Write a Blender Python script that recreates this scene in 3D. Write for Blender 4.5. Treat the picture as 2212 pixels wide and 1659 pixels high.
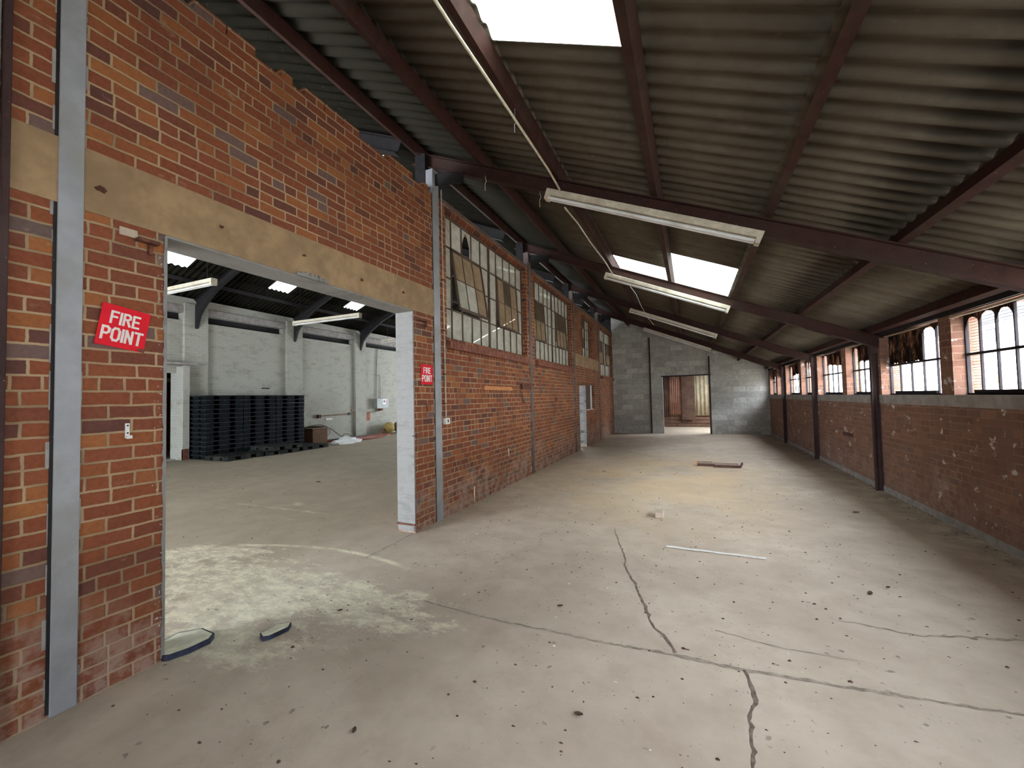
import bpy, bmesh, math, random
from mathutils import Matrix, Vector
random.seed(7)
for o in list(bpy.data.objects): bpy.data.objects.remove(o)
S = bpy.context.scene
C = S.collection
R = math.radians

# ------------------------------------------------------------------ camera
FOCAL_PX = 891.89
cd = bpy.data.cameras.new('camera'); cam = bpy.data.objects.new('camera', cd); C.objects.link(cam)
cd.sensor_width = 36.0; cd.lens = 36.0 * FOCAL_PX / 2212.0; cd.clip_start = 0.03; cd.clip_end = 200
rx, ux, fx = (0.91780835, 0.39644623, -0.02140617), (0.03340388, -0.02338273, 0.99916837), (-0.395616, 0.91776012, 0.03470371)
m = Matrix(((rx[0], ux[0], -fx[0], 0), (rx[1], ux[1], -fx[1], 0), (rx[2], ux[2], -fx[2], 1.6), (0, 0, 0, 1)))
cam.matrix_world = m
S.camera = cam

# ------------------------------------------------------------------ world and exposure
S.view_settings.view_transform = 'Standard'
S.view_settings.look = 'None'
S.view_settings.gamma = 1
S.view_settings.use_curve_mapping = False
S.view_settings.exposure = 1.15
W = bpy.data.worlds.new('overcast_sky'); S.world = W; W.use_nodes = True
wn = W.node_tree; bg = wn.nodes['Background']
tc = wn.nodes.new('ShaderNodeTexCoord'); sx = wn.nodes.new('ShaderNodeSeparateXYZ'); cr = wn.nodes.new('ShaderNodeValToRGB')
wn.links.new(tc.outputs['Generated'], sx.inputs[0]); wn.links.new(sx.outputs['Z'], cr.inputs[0])
cr.color_ramp.elements[0].position = 0.0; cr.color_ramp.elements[0].color = (0.80, 0.89, 1.0, 1)
cr.color_ramp.elements[1].position = 0.7; cr.color_ramp.elements[1].color = (0.84, 0.92, 1.0, 1)
wn.links.new(cr.outputs[0], bg.inputs[0]); bg.inputs[1].default_value = 18.0
S.cycles.max_bounces = 9; S.cycles.diffuse_bounces = 5; S.cycles.glossy_bounces = 3
S.cycles.transparent_max_bounces = 8; S.cycles.caustics_reflective = False; S.cycles.caustics_refractive = False
S.cycles.sample_clamp_indirect = 6.0


def portal(loc, sx_, sy_, normal):
    """daylight portal: tells the renderer where the sky shines in"""
    l = bpy.data.lights.new('sky_portal', 'AREA'); l.shape = 'RECTANGLE'; l.size = sx_; l.size_y = sy_
    l.cycles.is_portal = True
    o = bpy.data.objects.new('sky_portal', l); C.objects.link(o); o.location = loc
    n = Vector(normal).normalized()
    up = Vector((0, 0, 1)) if abs(n.z) < .8 else Vector((0, 1, 0))
    xa = up.cross(-n).normalized() if abs(n.z) < .8 else Vector((1, 0, 0))
    # light shines along local -Z
    za = -n; xa = up.cross(za).normalized(); ya = za.cross(xa)
    o.matrix_world = Matrix(((xa.x, ya.x, za.x, loc[0]), (xa.y, ya.y, za.y, loc[1]), (xa.z, ya.z, za.z, loc[2]), (0, 0, 0, 1)))
    return o


# ------------------------------------------------------------------ geometry constants
XL, XR, YE, YB = -3.10, 2.78, 18.40, -5.0       # hall: left face, right face, end wall, rear wall
XF = -14.0                                       # far white wall of the neighbouring hall
YB2, YE2 = -4.0, 24.0
SL = 0.42                                        # roof slope
def zroof(x): return 3.785 - SL * x if x > -8.4 else 3.785 + SL * 8.4 + SL * (x + 8.4)
def zraft(x): return 3.437 - SL * x
COLL = [1.10, 4.68, 8.245, 11.86, 15.45]
COLR = [1.38, 4.91, 8.43, 11.96, 15.49]

# ------------------------------------------------------------------ node helpers
class NT:
    def __init__(s, name, rough=.9, spec=.3):
        s.m = bpy.data.materials.new(name); s.m.use_nodes = True
        s.t = s.m.node_tree; s.b = s.t.nodes['Principled BSDF']; s.out = s.t.nodes['Material Output']
        s.b.inputs['Roughness'].default_value = rough; s.b.inputs['Specular IOR Level'].default_value = spec
    def n(s, ty): return s.t.nodes.new(ty)
    def put(s, sock, v):
        if isinstance(v, bpy.types.NodeSocket): s.t.links.new(v, sock)
        else:
            if sock.type == 'RGBA' and len(v) == 3: v = (*v, 1)
            sock.default_value = v
    def M(s, op, a, b=None, c=None, clamp=False):
        x = s.n('ShaderNodeMath'); x.operation = op; x.use_clamp = clamp
        for i, v in enumerate((a, b, c)):
            if v is not None: s.put(x.inputs[i], v)
        return x.outputs[0]
    def mix(s, f, a, b, mode='MIX'):
        x = s.n('ShaderNodeMix'); x.data_type = 'RGBA'; x.blend_type = mode; x.clamp_factor = True
        s.put(x.inputs[0], f); s.put(x.inputs[6], a); s.put(x.inputs[7], b); return x.outputs[2]
    def ramp(s, f, els, interp='LINEAR'):
        x = s.n('ShaderNodeValToRGB'); x.color_ramp.interpolation = interp
        e = x.color_ramp.elements
        while len(e) < len(els): e.new(0.5)
        for q, (p, c) in zip(e, els):
            q.position = p; q.color = (*c, 1) if len(c) == 3 else c
        s.put(x.inputs[0], f); return x.outputs[0]
    def sm(s, v, a, b):
        x = s.n('ShaderNodeMapRange'); x.interpolation_type = 'SMOOTHSTEP'
        s.put(x.inputs[0], v); x.inputs[1].default_value = a; x.inputs[2].default_value = b
        return x.outputs[0]
    def pos(s):
        g = s.n('ShaderNodeNewGeometry'); return g.outputs['Position']
    def obj(s):
        g = s.n('ShaderNodeTexCoord'); return g.outputs['Object']
    def xyz(s, v):
        x = s.n('ShaderNodeSeparateXYZ'); s.put(x.inputs[0], v); return x.outputs
    def vec(s, a, b, c):
        x = s.n('ShaderNodeCombineXYZ')
        for i, v in enumerate((a, b, c)): s.put(x.inputs[i], v)
        return x.outputs[0]
    def scale(s, v, k):
        x = s.n('ShaderNodeVectorMath'); x.operation = 'MULTIPLY'; s.put(x.inputs[0], v); x.inputs[1].default_value = k; return x.outputs[0]
    def noise(s, v, sc, det=4, rough=.6, col=False):
        x = s.n('ShaderNodeTexNoise'); s.put(x.inputs['Vector'], v); x.inputs['Scale'].default_value = sc
        x.inputs['Detail'].default_value = det; x.inputs['Roughness'].default_value = rough
        return x.outputs[1 if col else 0]
    def white(s, v):
        x = s.n('ShaderNodeTexWhiteNoise'); x.noise_dimensions = '3D'; s.put(x.inputs['Vector'], v); return x.outputs[0]
    def voro(s, v, sc, feat='F1'):
        x = s.n('ShaderNodeTexVoronoi'); x.feature = feat; s.put(x.inputs['Vector'], v); x.inputs['Scale'].default_value = sc; return x.outputs[0]
    def bump(s, h, st=.3, d=.01):
        x = s.n('ShaderNodeBump'); s.put(x.inputs['Height'], h); x.inputs['Strength'].default_value = st; x.inputs['Distance'].default_value = d
        s.t.links.new(x.outputs[0], s.b.inputs['Normal'])
    def col(s, c): s.put(s.b.inputs['Base Color'], c)


def simple(name, c, rough=.8, metal=0, var=.25, sc=12, spec=.3, dust=None):
    k = NT(name, rough, spec); p = k.pos()
    n = k.noise(p, sc)
    c1 = tuple(x * (1 - var) for x in c); c2 = tuple(min(1, x * (1 + var)) for x in c)
    cc = k.mix(k.sm(n, .3, .7), c1, c2)
    if dust:
        cc = k.mix(k.M('MULTIPLY', k.sm(k.noise(p, 3.1), .45, .7), .7), cc, dust)
    k.col(cc); k.b.inputs['Metallic'].default_value = metal
    k.bump(n, .15, .004)
    return k.m


def brick_mat(name, painted=0.0, palette=None, mortar=(.40, .275, .165), hgt=.0805, sw=.226, recess=.6, spots=0.0, dusty=(.45, .33, .27)):
    k = NT(name, .88, .2)
    p = k.pos(); X, Y, Z = k.xyz(p)
    wob = k.noise(p, 9, 2); wob = k.M('MULTIPLY', k.M('SUBTRACT', wob, .5), .012)
    u = k.M('ADD', k.M('ADD', X, Y), 20.0); u = k.M('ADD', u, wob)
    wob2 = k.M('MULTIPLY', k.M('SUBTRACT', k.noise(k.scale(p, (1, 1, 1)), 6.5, 2), .5), .014)
    v = k.M('ADD', k.M('ADD', Z, wob2), hgt * 10)
    rowf = k.M('DIVIDE', v, hgt); row = k.M('FLOOR', rowf)
    hdr = k.M('COMPARE', k.M('MODULO', row, 7.0), 3.0, .1)
    w = k.M('SUBTRACT', sw, k.M('MULTIPLY', hdr, sw * .5))
    off = k.M('ADD', k.M('MULTIPLY', k.M('MODULO', row, 2.0), .5), k.M('MULTIPLY', k.white(k.vec(0, 0, row)), .12))
    uu = k.M('ADD', k.M('DIVIDE', u, w), off)
    ci = k.M('FLOOR', uu)
    # now and then a stretcher is laid as two headers
    rs = k.white(k.vec(ci, row, 7.3))
    split = k.M('MULTIPLY', k.M('GREATER_THAN', rs, .9), k.M('SUBTRACT', 1.0, hdr))
    fu0 = k.M('SUBTRACT', uu, ci)
    fu2 = k.M('FRACT', k.M('MULTIPLY', fu0, 2.0))
    half = k.M('MULTIPLY', k.M('FLOOR', k.M('MULTIPLY', fu0, 2.0)), split)
    dx0 = k.M('MULTIPLY', k.M('MINIMUM', fu0, k.M('SUBTRACT', 1.0, fu0)), w)
    dx2 = k.M('MULTIPLY', k.M('MINIMUM', fu2, k.M('SUBTRACT', 1.0, fu2)), k.M('MULTIPLY', w, .5))
    dx = k.M('ADD', k.M('MULTIPLY', dx0, k.M('SUBTRACT', 1.0, split)), k.M('MULTIPLY', dx2, split))
    fv = k.M('SUBTRACT', rowf, row)
    dz = k.M('MULTIPLY', k.M('MINIMUM', fv, k.M('SUBTRACT', 1.0, fv)), hgt)
    d = k.M('MINIMUM', dx, dz)
    rag = k.M('MULTIPLY', k.M('SUBTRACT', k.noise(p, 60, 3), .5), .006)
    d = k.M('ADD', d, rag)
    bm = k.sm(d, .0045, .0085)                      # 1 on brick, 0 on mortar
    rnd = k.white(k.vec(ci, row, half)); rnd2 = k.white(k.vec(row, ci, k.M('ADD', half, 3.7)))
    palette = palette or [(0, (.115, .050, .040)), (.08, (.16, .058, .037)), (.25, (.21, .066, .034)), (.5, (.245, .078, .036)), (.72, (.22, .065, .031)), (.9, (.275, .094, .037)), (1, (.33, .125, .044))]
    bc = k.ramp(rnd, palette)
    bc = k.mix(k.M('MULTIPLY', k.M('GREATER_THAN', rnd2, .955), .8), bc, (.15, .11, .10))
    fine = k.noise(p, 38, 5, .7)
    bc = k.mix(k.M('MULTIPLY', k.sm(fine, .35, .75), .5), bc, k.mix(1.0, bc, (.55, .5, .5), 'MULTIPLY'))
    big = k.noise(k.scale(p, (1, 1, 1)), 1.3, 3)
    mc = k.mix(k.sm(k.noise(p, 2.2, 2), .4, .65), mortar, tuple(q * .62 for q in mortar))
    # mortar smeared over some bricks
    smear = k.M('MULTIPLY', k.sm(k.noise(k.scale(p, (1, 1, 1.6)), 5.0, 5, .72), .60, .72), .55)
    bc = k.mix(smear, bc, tuple(q * .8 for q in mortar))
    cc = k.mix(bm, mc, bc)
    # pale rubbed band near the foot of the wall
    foot = k.M('MULTIPLY', k.M('SUBTRACT', 1.0, k.sm(k.M('ADD', Z, k.M('MULTIPLY', k.M('SUBTRACT', big, .5), 1.1)), .05, .75)), k.sm(k.noise(p, 7, 5, .7), .36, .62))
    cc = k.mix(k.M('MULTIPLY', foot, .62), cc, dusty)
    if painted:
        pm = k.M('MULTIPLY', k.sm(k.noise(p, 2.6, 5, .65), .25, .5), painted)
        cc = k.mix(pm, cc, (.225, .125, .085))
    if spots:
        sp = k.M('MULTIPLY', k.sm(k.noise(k.scale(p, (1, 1, 1.5)), 4.6, 4, .7), .612, .672), spots)
        cc = k.mix(sp, cc, (.62, .56, .52))
    if not painted:
        # flecks of white paint spilled over from the jambs of the opening
        for yj in (1.548, 4.154):
            pr = k.sm(k.M('ABSOLUTE', k.M('SUBTRACT', Y, yj)), .16, .0)
            fl = k.sm(k.M('ADD', k.noise(p, 42, 5, .75), k.M('MULTIPLY', k.M('SUBTRACT', pr, 1.0), .22)), .60, .64)
            fl = k.M('MULTIPLY', k.M('MULTIPLY', fl, k.sm(pr, .02, .2)), k.M('LESS_THAN', Z, 2.7))
            cc = k.mix(fl, cc, (.68, .68, .66))
    k.col(cc)
    h = k.M('ADD', k.M('MULTIPLY', bm, recess), k.M('MULTIPLY', fine, .35))
    k.bump(h, .7, .008)
    return k.m


def block_mat(name):
    k = NT(name, .93, .15)
    p = k.pos(); X, Y, Z = k.xyz(p)
    wob = k.M('MULTIPLY', k.M('SUBTRACT', k.noise(p, 5, 2), .5), .03)
    u = k.M('ADD', k.M('ADD', X, Y), wob); v = k.M('ADD', Z, k.M('ADD', wob, 1.0))
    rowf = k.M('DIVIDE', v, .222); row = k.M('FLOOR', rowf)
    uu = k.M('ADD', k.M('DIVIDE', k.M('ADD', u, 30.0), .45), k.M('MULTIPLY', k.M('MODULO', row, 2.0), .5))
    ci = k.M('FLOOR', uu); fu = k.M('SUBTRACT', uu, ci); fv = k.M('SUBTRACT', rowf, row)
    dx = k.M('MULTIPLY', k.M('MINIMUM', fu, k.M('SUBTRACT', 1.0, fu)), .45)
    dz = k.M('MULTIPLY', k.M('MINIMUM', fv, k.M('SUBTRACT', 1.0, fv)), .222)
    bm = k.sm(k.M('ADD', k.M('MINIMUM', dx, dz), k.M('MULTIPLY', k.M('SUBTRACT', k.noise(p, 30), .5), .012)), .004, .014)
    bc = k.ramp(k.white(k.vec(ci, row, 1)), [(0, (.38, .365, .33)), (.35, (.44, .425, .385)), (.8, (.49, .475, .43)), (1, (.57, .565, .52))])
    nz = k.noise(p, 14, 5, .7)
    bc = k.mix(k.sm(nz, .3, .75), bc, k.mix(1.0, bc, (.68, .67, .64), 'MULTIPLY'))
    k.col(k.mix(bm, (.35, .33, .29), bc))
    k.bump(k.M('ADD', k.M('MULTIPLY', bm, .5), nz), .5, .006)
    return k.m


def painted_mat(name, c=(.70, .71, .66), dirt=(.40, .39, .33), courses=True, amount=.8, grid=.25):
    """white paint or limewash over masonry courses"""
    k = NT(name, .85, .2); p = k.pos(); X, Y, Z = k.xyz(p)
    wob = k.M('MULTIPLY', k.M('SUBTRACT', k.noise(p, 4, 3), .5), .04)
    rowf = k.M('DIVIDE', k.M('ADD', k.M('ADD', Z, wob), 1.0), .0805)
    row = k.M('FLOOR', rowf); fv = k.M('SUBTRACT', rowf, row)
    dz = k.M('MINIMUM', fv, k.M('SUBTRACT', 1.0, fv))
    uu = k.M('ADD', k.M('DIVIDE', k.M('ADD', k.M('ADD', X, Y), 30.0), .226), k.M('MULTIPLY', k.M('MODULO', row, 2.0), .5))
    fu = k.M('FRACT', uu); dx = k.M('MULTIPLY', k.M('MINIMUM', fu, k.M('SUBTRACT', 1.0, fu)), 2.6)
    bm = k.sm(k.M('MINIMUM', dz, dx), .02, .14)
    n1 = k.noise(k.scale(p, (1, 1, 2.2)), 2.4, 6, .7)
    n2 = k.noise(p, 22, 5, .7)
    cc = k.mix(k.M('MULTIPLY', k.sm(n1, .48, .72), amount), c, dirt)
    cc = k.mix(k.M('MULTIPLY', k.M('SUBTRACT', 1.0, bm), grid), cc, tuple(q * .6 for q in c))
    cc = k.mix(k.M('MULTIPLY', k.sm(n2, .66, .74), .6), cc, dirt)
    k.col(cc); k.bump(k.M('ADD', k.M('MULTIPLY', bm, min(1, grid * 3)), k.M('MULTIPLY', n2, .8)), .55, .008)
    return k.m


def ellipse_mask(k, X, Y, cx, cy, rx_, ry_, ang=0):
    c, s = math.cos(ang), math.sin(ang)
    dx = k.M('SUBTRACT', X, cx); dy = k.M('SUBTRACT', Y, cy)
    a = k.M('DIVIDE', k.M('ADD', k.M('MULTIPLY', dx, c), k.M('MULTIPLY', dy, s)), rx_)
    b = k.M('DIVIDE', k.M('SUBTRACT', k.M('MULTIPLY', dy, c), k.M('MULTIPLY', dx, s)), ry_)
    r2 = k.M('SQRT', k.M('ADD', k.M('MULTIPLY', a, a), k.M('MULTIPLY', b, b)))
    return k.sm(r2, 1.15, .35)


def floor_mat():
    k = NT('dusty_concrete', .62, .35); p = k.pos(); X, Y, Z = k.xyz(p)
    n1 = k.noise(p, .55, 5, .6); n2 = k.noise(p, 3.3, 6, .65); n3 = k.noise(p, 45, 4, .7)
    base = k.mix(k.sm(n1, .36, .64), (.49, .395, .30), (.63, .52, .40))
    base = k.mix(k.M('MULTIPLY', k.sm(n2, .35, .75), .55), base, (.38, .295, .215))
    # sandy ochre dust in the middle of the hall
    oc = k.M('MULTIPLY', ellipse_mask(k, X, Y, -.6, 8.6, 2.4, 4.2), k.sm(k.noise(p, .9, 4), .3, .6))
    base = k.mix(k.M('MULTIPLY', oc, .65), base, (.66, .47, .27))
    red = k.M('MULTIPLY', ellipse_mask(k, X, Y, -1.0, 8.9, 2.2, 1.1), k.sm(k.noise(k.scale(p, (1, 2.5, 1)), 1.7, 4), .5, .66))
    base = k.mix(k.M('MULTIPLY', red, .35), base, (.50, .27, .155))
    # neighbouring hall: greener grey dust
    left = k.sm(X, -3.2, -4.4)
    base = k.mix(k.M('MULTIPLY', left, .6), base, (.29, .235, .16))
    # spilled pale powder at the doorway
    e1 = ellipse_mask(k, X, Y, -3.9, 2.35, 2.1, .80, .06)
    e2 = ellipse_mask(k, X, Y, -2.6, 2.58, 1.2, .42, -.02)
    e3 = ellipse_mask(k, X, Y, -2.9, 1.85, .75, .33, .2)
    e4 = ellipse_mask(k, X, Y, -4.8, 2.85, .9, .35, .3)
    e = k.M('MAXIMUM', k.M('MAXIMUM', e1, e2), k.M('MAXIMUM', e3, e4))
    wn_ = k.noise(k.scale(p, (1, 1.9, 1)), 3.2, 9, .72)
    wf_ = k.noise(k.scale(p, (1, 1.6, 1)), 26, 6, .75)
    pm = k.sm(k.M('ADD', k.M('MULTIPLY', e, .40), k.M('ADD', k.M('MULTIPLY', k.M('SUBTRACT', wn_, .5), 2.1), k.M('MULTIPLY', k.M('SUBTRACT', wf_, .5), .45))), .12, .42)
    pm = k.M('MULTIPLY', k.M('MULTIPLY', pm, k.sm(e, .0, .35)), k.M('ADD', .38, k.M('MULTIPLY', k.sm(k.noise(k.scale(p, (1, 1.5, 1)), 7.5, 7, .78), .42, .60), .62)))
    # curved wheel scuff across the threshold
    dxc = k.M('SUBTRACT', X, -3.45); dyc = k.M('SUBTRACT', Y, .35)
    rr = k.M('SQRT', k.M('ADD', k.M('MULTIPLY', k.M('MULTIPLY', dxc, dxc), 1.0), k.M('MULTIPLY', dyc, dyc)))
    arc = k.M('SUBTRACT', 1.0, k.sm(k.M('ABSOLUTE', k.M('SUBTRACT', rr, 3.05)), .008, .05))
    arc = k.M('MULTIPLY', arc, k.M('MULTIPLY', k.sm(Y, 2.9, 3.1), k.M('MULTIPLY', k.sm(X, -5.0, -4.6), k.sm(X, -2.4, -2.8))))
    pm = k.M('MAXIMUM', pm, k.M('MULTIPLY', arc, k.sm(wn_, .3, .6)))
    # faint dragged streaks further inside
    st = k.sm(k.noise(k.scale(p, (.5, 3.2, 1)), 1.6, 5, .6), .60, .68)
    st = k.M('MULTIPLY', st, ellipse_mask(k, X, Y, -5.9, 4.5, 1.6, .75))
    pm = k.M('MAXIMUM', pm, k.M('MULTIPLY', st, .6))
    foot = k.sm(k.voro(k.scale(p, (1, 1, 0)), 2.6), .10, .14)
    pm = k.M('MULTIPLY', pm, k.M('ADD', .35, k.M('MULTIPLY', foot, .65)))
    base = k.mix(k.M('MULTIPLY', pm, .82), base, (.86, .79, .58))
    # darker floor tone along both side walls
    wl = k.M('MULTIPLY', k.sm(k.M('ABSOLUTE', k.M('SUBTRACT', X, XR)), .65, .05), k.sm(n2, .3, .6))
    base = k.mix(k.M('MULTIPLY', wl, .55), base, (.19, .15, .11))
    wl2 = k.M('MULTIPLY', k.sm(k.M('ABSOLUTE', k.M('SUBTRACT', X, XL)), .40, .02), k.sm(Y, 4.3, 5.2))
    base = k.mix(k.M('MULTIPLY', wl2, .35), base, (.36, .23, .15))
    # small chips, droppings and clods
    dv = k.n('ShaderNodeVectorMath'); dv.operation = 'MULTIPLY_ADD'; k.put(dv.inputs[0], k.noise(p, 14, 4, .7, col=True)); dv.inputs[1].default_value = (.09, .09, 0); k.put(dv.inputs[2], p)
    vv = k.voro(k.scale(dv.outputs[0], (1, 1.3, 0)), 6.5); rnd = k.noise(p, 1.4, 3)
    sp = k.M('MULTIPLY', k.sm(k.M('ADD', vv, k.M('MULTIPLY', k.noise(p, 50, 2), .09)), .165, .10), k.sm(rnd, .40, .55))
    base = k.mix(k.M('MULTIPLY', sp, .68), base, (.15, .12, .09))
    vv2 = k.voro(k.scale(dv.outputs[0], (1.2, 1, 0)), 19); sp2 = k.M('MULTIPLY', k.sm(vv2, .14, .07), k.sm(k.noise(p, 2.3, 3), .44, .58))
    base = k.mix(k.M('MULTIPLY', sp2, .55), base, (.17, .13, .095))
    vv3 = k.voro(k.scale(p, (1, 1, 0)), 19); sp3 = k.M('MULTIPLY', k.sm(vv3, .075, .04), k.sm(k.noise(p, 1.9, 2), .5, .6))
    base = k.mix(k.M('MULTIPLY', sp3, .7), base, (.62, .60, .54))
    k.col(base)
    rgh = k.M('ADD', .50, k.M('MULTIPLY', n2, .3)); k.put(k.b.inputs['Roughness'], rgh)
    k.bump(k.M('ADD', k.M('MULTIPLY', n2, .8), k.M('ADD', k.M('MULTIPLY', n3, .2), k.M('MULTIPLY', sp, -.6))), .35, .02)
    return k.m


def roof_mat(name, c1, c2, mould_and_shade=True):
    k = NT(name, .95, .12 if mould_and_shade else .02); p = k.pos(); X, Y, Z = k.xyz(p)
    n1 = k.noise(k.scale(p, (.35, 3.0, .35)), 2.2, 6, .7); n2 = k.noise(p, 5, 6, .7)
    c = k.mix(k.sm(n1, .3, .7), c1, c2)
    c = k.mix(k.M('MULTIPLY', k.sm(n2, .4, .7), .35), c, tuple(q * .55 for q in c1))
    lich = k.M('MULTIPLY', k.sm(k.noise(p, 11, 4), .66, .72), .4)
    c = k.mix(lich, c, (.18, .165, .11))
    if mould_and_shade:
        # dark mould that grew in the troughs above the fourth purlin, and painted shade deepening towards the left
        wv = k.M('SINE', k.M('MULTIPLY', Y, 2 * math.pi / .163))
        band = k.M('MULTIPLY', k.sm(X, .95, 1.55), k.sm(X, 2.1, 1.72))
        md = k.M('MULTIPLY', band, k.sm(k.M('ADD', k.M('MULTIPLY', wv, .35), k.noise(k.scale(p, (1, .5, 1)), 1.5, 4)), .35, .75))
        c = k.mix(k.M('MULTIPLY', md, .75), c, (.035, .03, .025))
        shade = k.M('MULTIPLY', k.sm(X, -1.2, -2.9), k.sm(k.noise(p, .8, 3), .0, .35))
        c = k.mix(k.M('MULTIPLY', shade, .93), c, (.017, .015, .010))
    k.col(c); k.bump(k.M('ADD', n1, n2), .3, .006)
    return k.m


def steel_mat(name, c, dust=(.16, .12, .09), rough=.8):
    k = NT(name, rough, .25); p = k.pos()
    n = k.noise(p, 9, 5, .7); n2 = k.noise(p, 1.6, 3)
    cc = k.mix(k.sm(n, .35, .75), c, tuple(q * .6 for q in c))
    cc = k.mix(k.M('MULTIPLY', k.sm(n2, .45, .7), .5), cc, dust)
    cc = k.mix(k.sm(k.noise(p, 70, 2), .73, .78), cc, (.45, .42, .36))
    k.col(cc); k.bump(n, .12, .004); return k.m


def glass_mat(name, tint=(.55, .56, .5), trans=.5, dirt=.5, rough=.35, dirtcol=(.45, .44, .38), gloss=.06):
    """grimy window glass: part clear, part coated with dust"""
    k = NT(name, .8, .3); t = k.t; p = k.pos()
    dif = k.n('ShaderNodeBsdfDiffuse'); trl = k.n('ShaderNodeBsdfTranslucent'); tra = k.n('ShaderNodeBsdfTransparent'); gl = k.n('ShaderNodeBsdfGlossy')
    gl.inputs['Roughness'].default_value = .12
    n = k.noise(p, 5, 6, .7)
    dc = k.mix(k.sm(n, .3, .7), dirtcol, tuple(q * .65 for q in dirtcol))
    k.put(dif.inputs[0], dc); k.put(trl.inputs[0], dc); tra.inputs[0].default_value = (*tint, 1)
    mm = k.n('ShaderNodeMixShader'); mm.inputs[0].default_value = .42
    t.links.new(dif.outputs[0], mm.inputs[1]); t.links.new(trl.outputs[0], mm.inputs[2])
    m2 = k.n('ShaderNodeMixShader')
    f = k.M('MULTIPLY', k.M('ADD', .55, k.M('MULTIPLY', k.M('SUBTRACT', .5, n), dirt * 2)), trans * 1.8, clamp=True)
    k.put(m2.inputs[0], f); t.links.new(mm.outputs[0], m2.inputs[1]); t.links.new(tra.outputs[0], m2.inputs[2])
    m3 = k.n('ShaderNodeMixShader'); m3.inputs[0].default_value = gloss
    t.links.new(m2.outputs[0], m3.inputs[1]); t.links.new(gl.outputs[0], m3.inputs[2])
    t.links.new(m3.outputs[0], k.out.inputs[0]); return k.m


def rolloff_mat():
    """translucent glass-fibre roof light"""
    k = NT('glass_fibre_roof_light', .5, .3); t = k.t; p = k.pos()
    trl = k.n('ShaderNodeBsdfTranslucent'); tra = k.n('ShaderNodeBsdfTransparent')
    n = k.noise(p, 60, 5, .7)
    k.put(trl.inputs[0], k.mix(k.sm(n, .5, .7), (.46, .47, .44), (.25, .26, .2)))
    k.put(tra.inputs[0], k.mix(k.sm(n, .52, .68), (.46, .47, .45), (.30, .31, .25)))
    m2 = k.n('ShaderNodeMixShader'); m2.inputs[0].default_value = .75
    t.links.new(trl.outputs[0], m2.inputs[1]); t.links.new(tra.outputs[0], m2.inputs[2]); t.links.new(m2.outputs[0], k.out.inputs[0])
    return k.m


MT = {}
MT['brick'] = brick_mat('red_brick')
MT['brick_far'] = brick_mat('brown_washed_brick', painted=.55, spots=.85, mortar=(.33, .20, .14), recess=.35,
                            palette=[(0, (.15, .075, .055)), (.4, (.20, .095, .068)), (.8, (.25, .12, .08)), (1, (.31, .15, .10))])
MT['sill_brick'] = simple('sill_brick', (.20, .075, .048), .85, var=.35, sc=16)
MT['lintel'] = simple('tan_cast_concrete', (.31, .205, .112), .95, var=.2, sc=6, dust=(.25, .165, .092))
MT['block'] = block_mat('grey_concrete_block')
MT['white_jamb'] = painted_mat('chipped_white_jamb', (.26, .248, .235), (.13, .12, .11), amount=.7, grid=.10)
MT['rough_jamb'] = painted_mat('crumbling_white_jamb', (.34, .335, .33), (.10, .085, .075), amount=1.3, grid=.5)
MT['white_wall'] = painted_mat('limewashed_masonry', (.40, .39, .335), (.26, .25, .20))
MT['floor'] = floor_mat()
MT['crack'] = simple('crack_grime', (.20, .14, .105), 1, var=.4, sc=25)
MT['joint'] = simple('floor_joint_grime', (.34, .275, .21), 1, var=.4, sc=14)
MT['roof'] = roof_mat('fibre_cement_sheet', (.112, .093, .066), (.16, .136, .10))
MT['roof_dark'] = roof_mat('dark_fibre_cement_sheet', (.013, .012, .009), (.022, .020, .015), mould_and_shade=False)  # darker copy of the sheet; the neighbouring hall's shade is put into its tone
MT['maroon'] = steel_mat('maroon_primed_steel', (.048, .019, .014), (.042, .031, .024))
MT['purlin'] = steel_mat('dusty_maroon_steel', (.058, .021, .015), (.06, .047, .034))
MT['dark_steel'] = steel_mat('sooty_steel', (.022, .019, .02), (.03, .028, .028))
MT['grey_steel'] = simple('grey_painted_steel', (.30, .305, .32), .55, var=.10, sc=6, spec=.4, dust=(.25, .24, .23))
MT['brown_steel'] = steel_mat('brown_painted_steel', (.16, .115, .10), (.22, .18, .16))
MT['column_dark'] = steel_mat('dark_brown_painted_steel', (.055, .030, .028), (.075, .05, .045))
MT['frame'] = steel_mat('rusty_window_steel', (.11, .07, .05), (.20, .15, .12))
MT['frame_dark'] = steel_mat('sooty_window_steel', (.030, .024, .028), (.05, .045, .05))
MT['conc'] = simple('grey_sill_concrete', (.30, .27, .25), .9, var=.2, sc=7)
MT['glass_pale'] = glass_mat('dusty_pale_glass', (.8, .8, .72), .10, .4, dirtcol=(.56, .52, .42), gloss=.06)
MT['glass_brown'] = glass_mat('brown_filmed_glass', (.5, .4, .28), .10, .5, dirtcol=(.36, .25, .15))
MT['glass_dark'] = glass_mat('sooty_glass', (.4, .34, .28), .12, .5, dirtcol=(.13, .095, .06))
MT['glass_right'] = glass_mat('streaked_clear_glass', (.96, .97, 1.0), .95, .2, dirtcol=(.5, .48, .44), gloss=.03)
MT['roof_light'] = rolloff_mat()
MT['cream'] = simple('cream_enamel', (.58, .52, .40), .45, var=.15, sc=18, spec=.5, dust=(.42, .36, .27))
MT['tube'] = simple('fluorescent_tube_glass', (.74, .74, .72), .25, var=.06, sc=8, spec=.6, dust=(.5, .47, .42))
MT['cap'] = simple('lamp_cap', (.22, .18, .16), .6, var=.2)
MT['conduit'] = simple('cream_conduit', (.52, .42, .33), .6, var=.2, sc=10)
MT['white'] = simple('white_plastic', (.78, .77, .74), .45, var=.08, sc=20, spec=.5)
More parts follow.
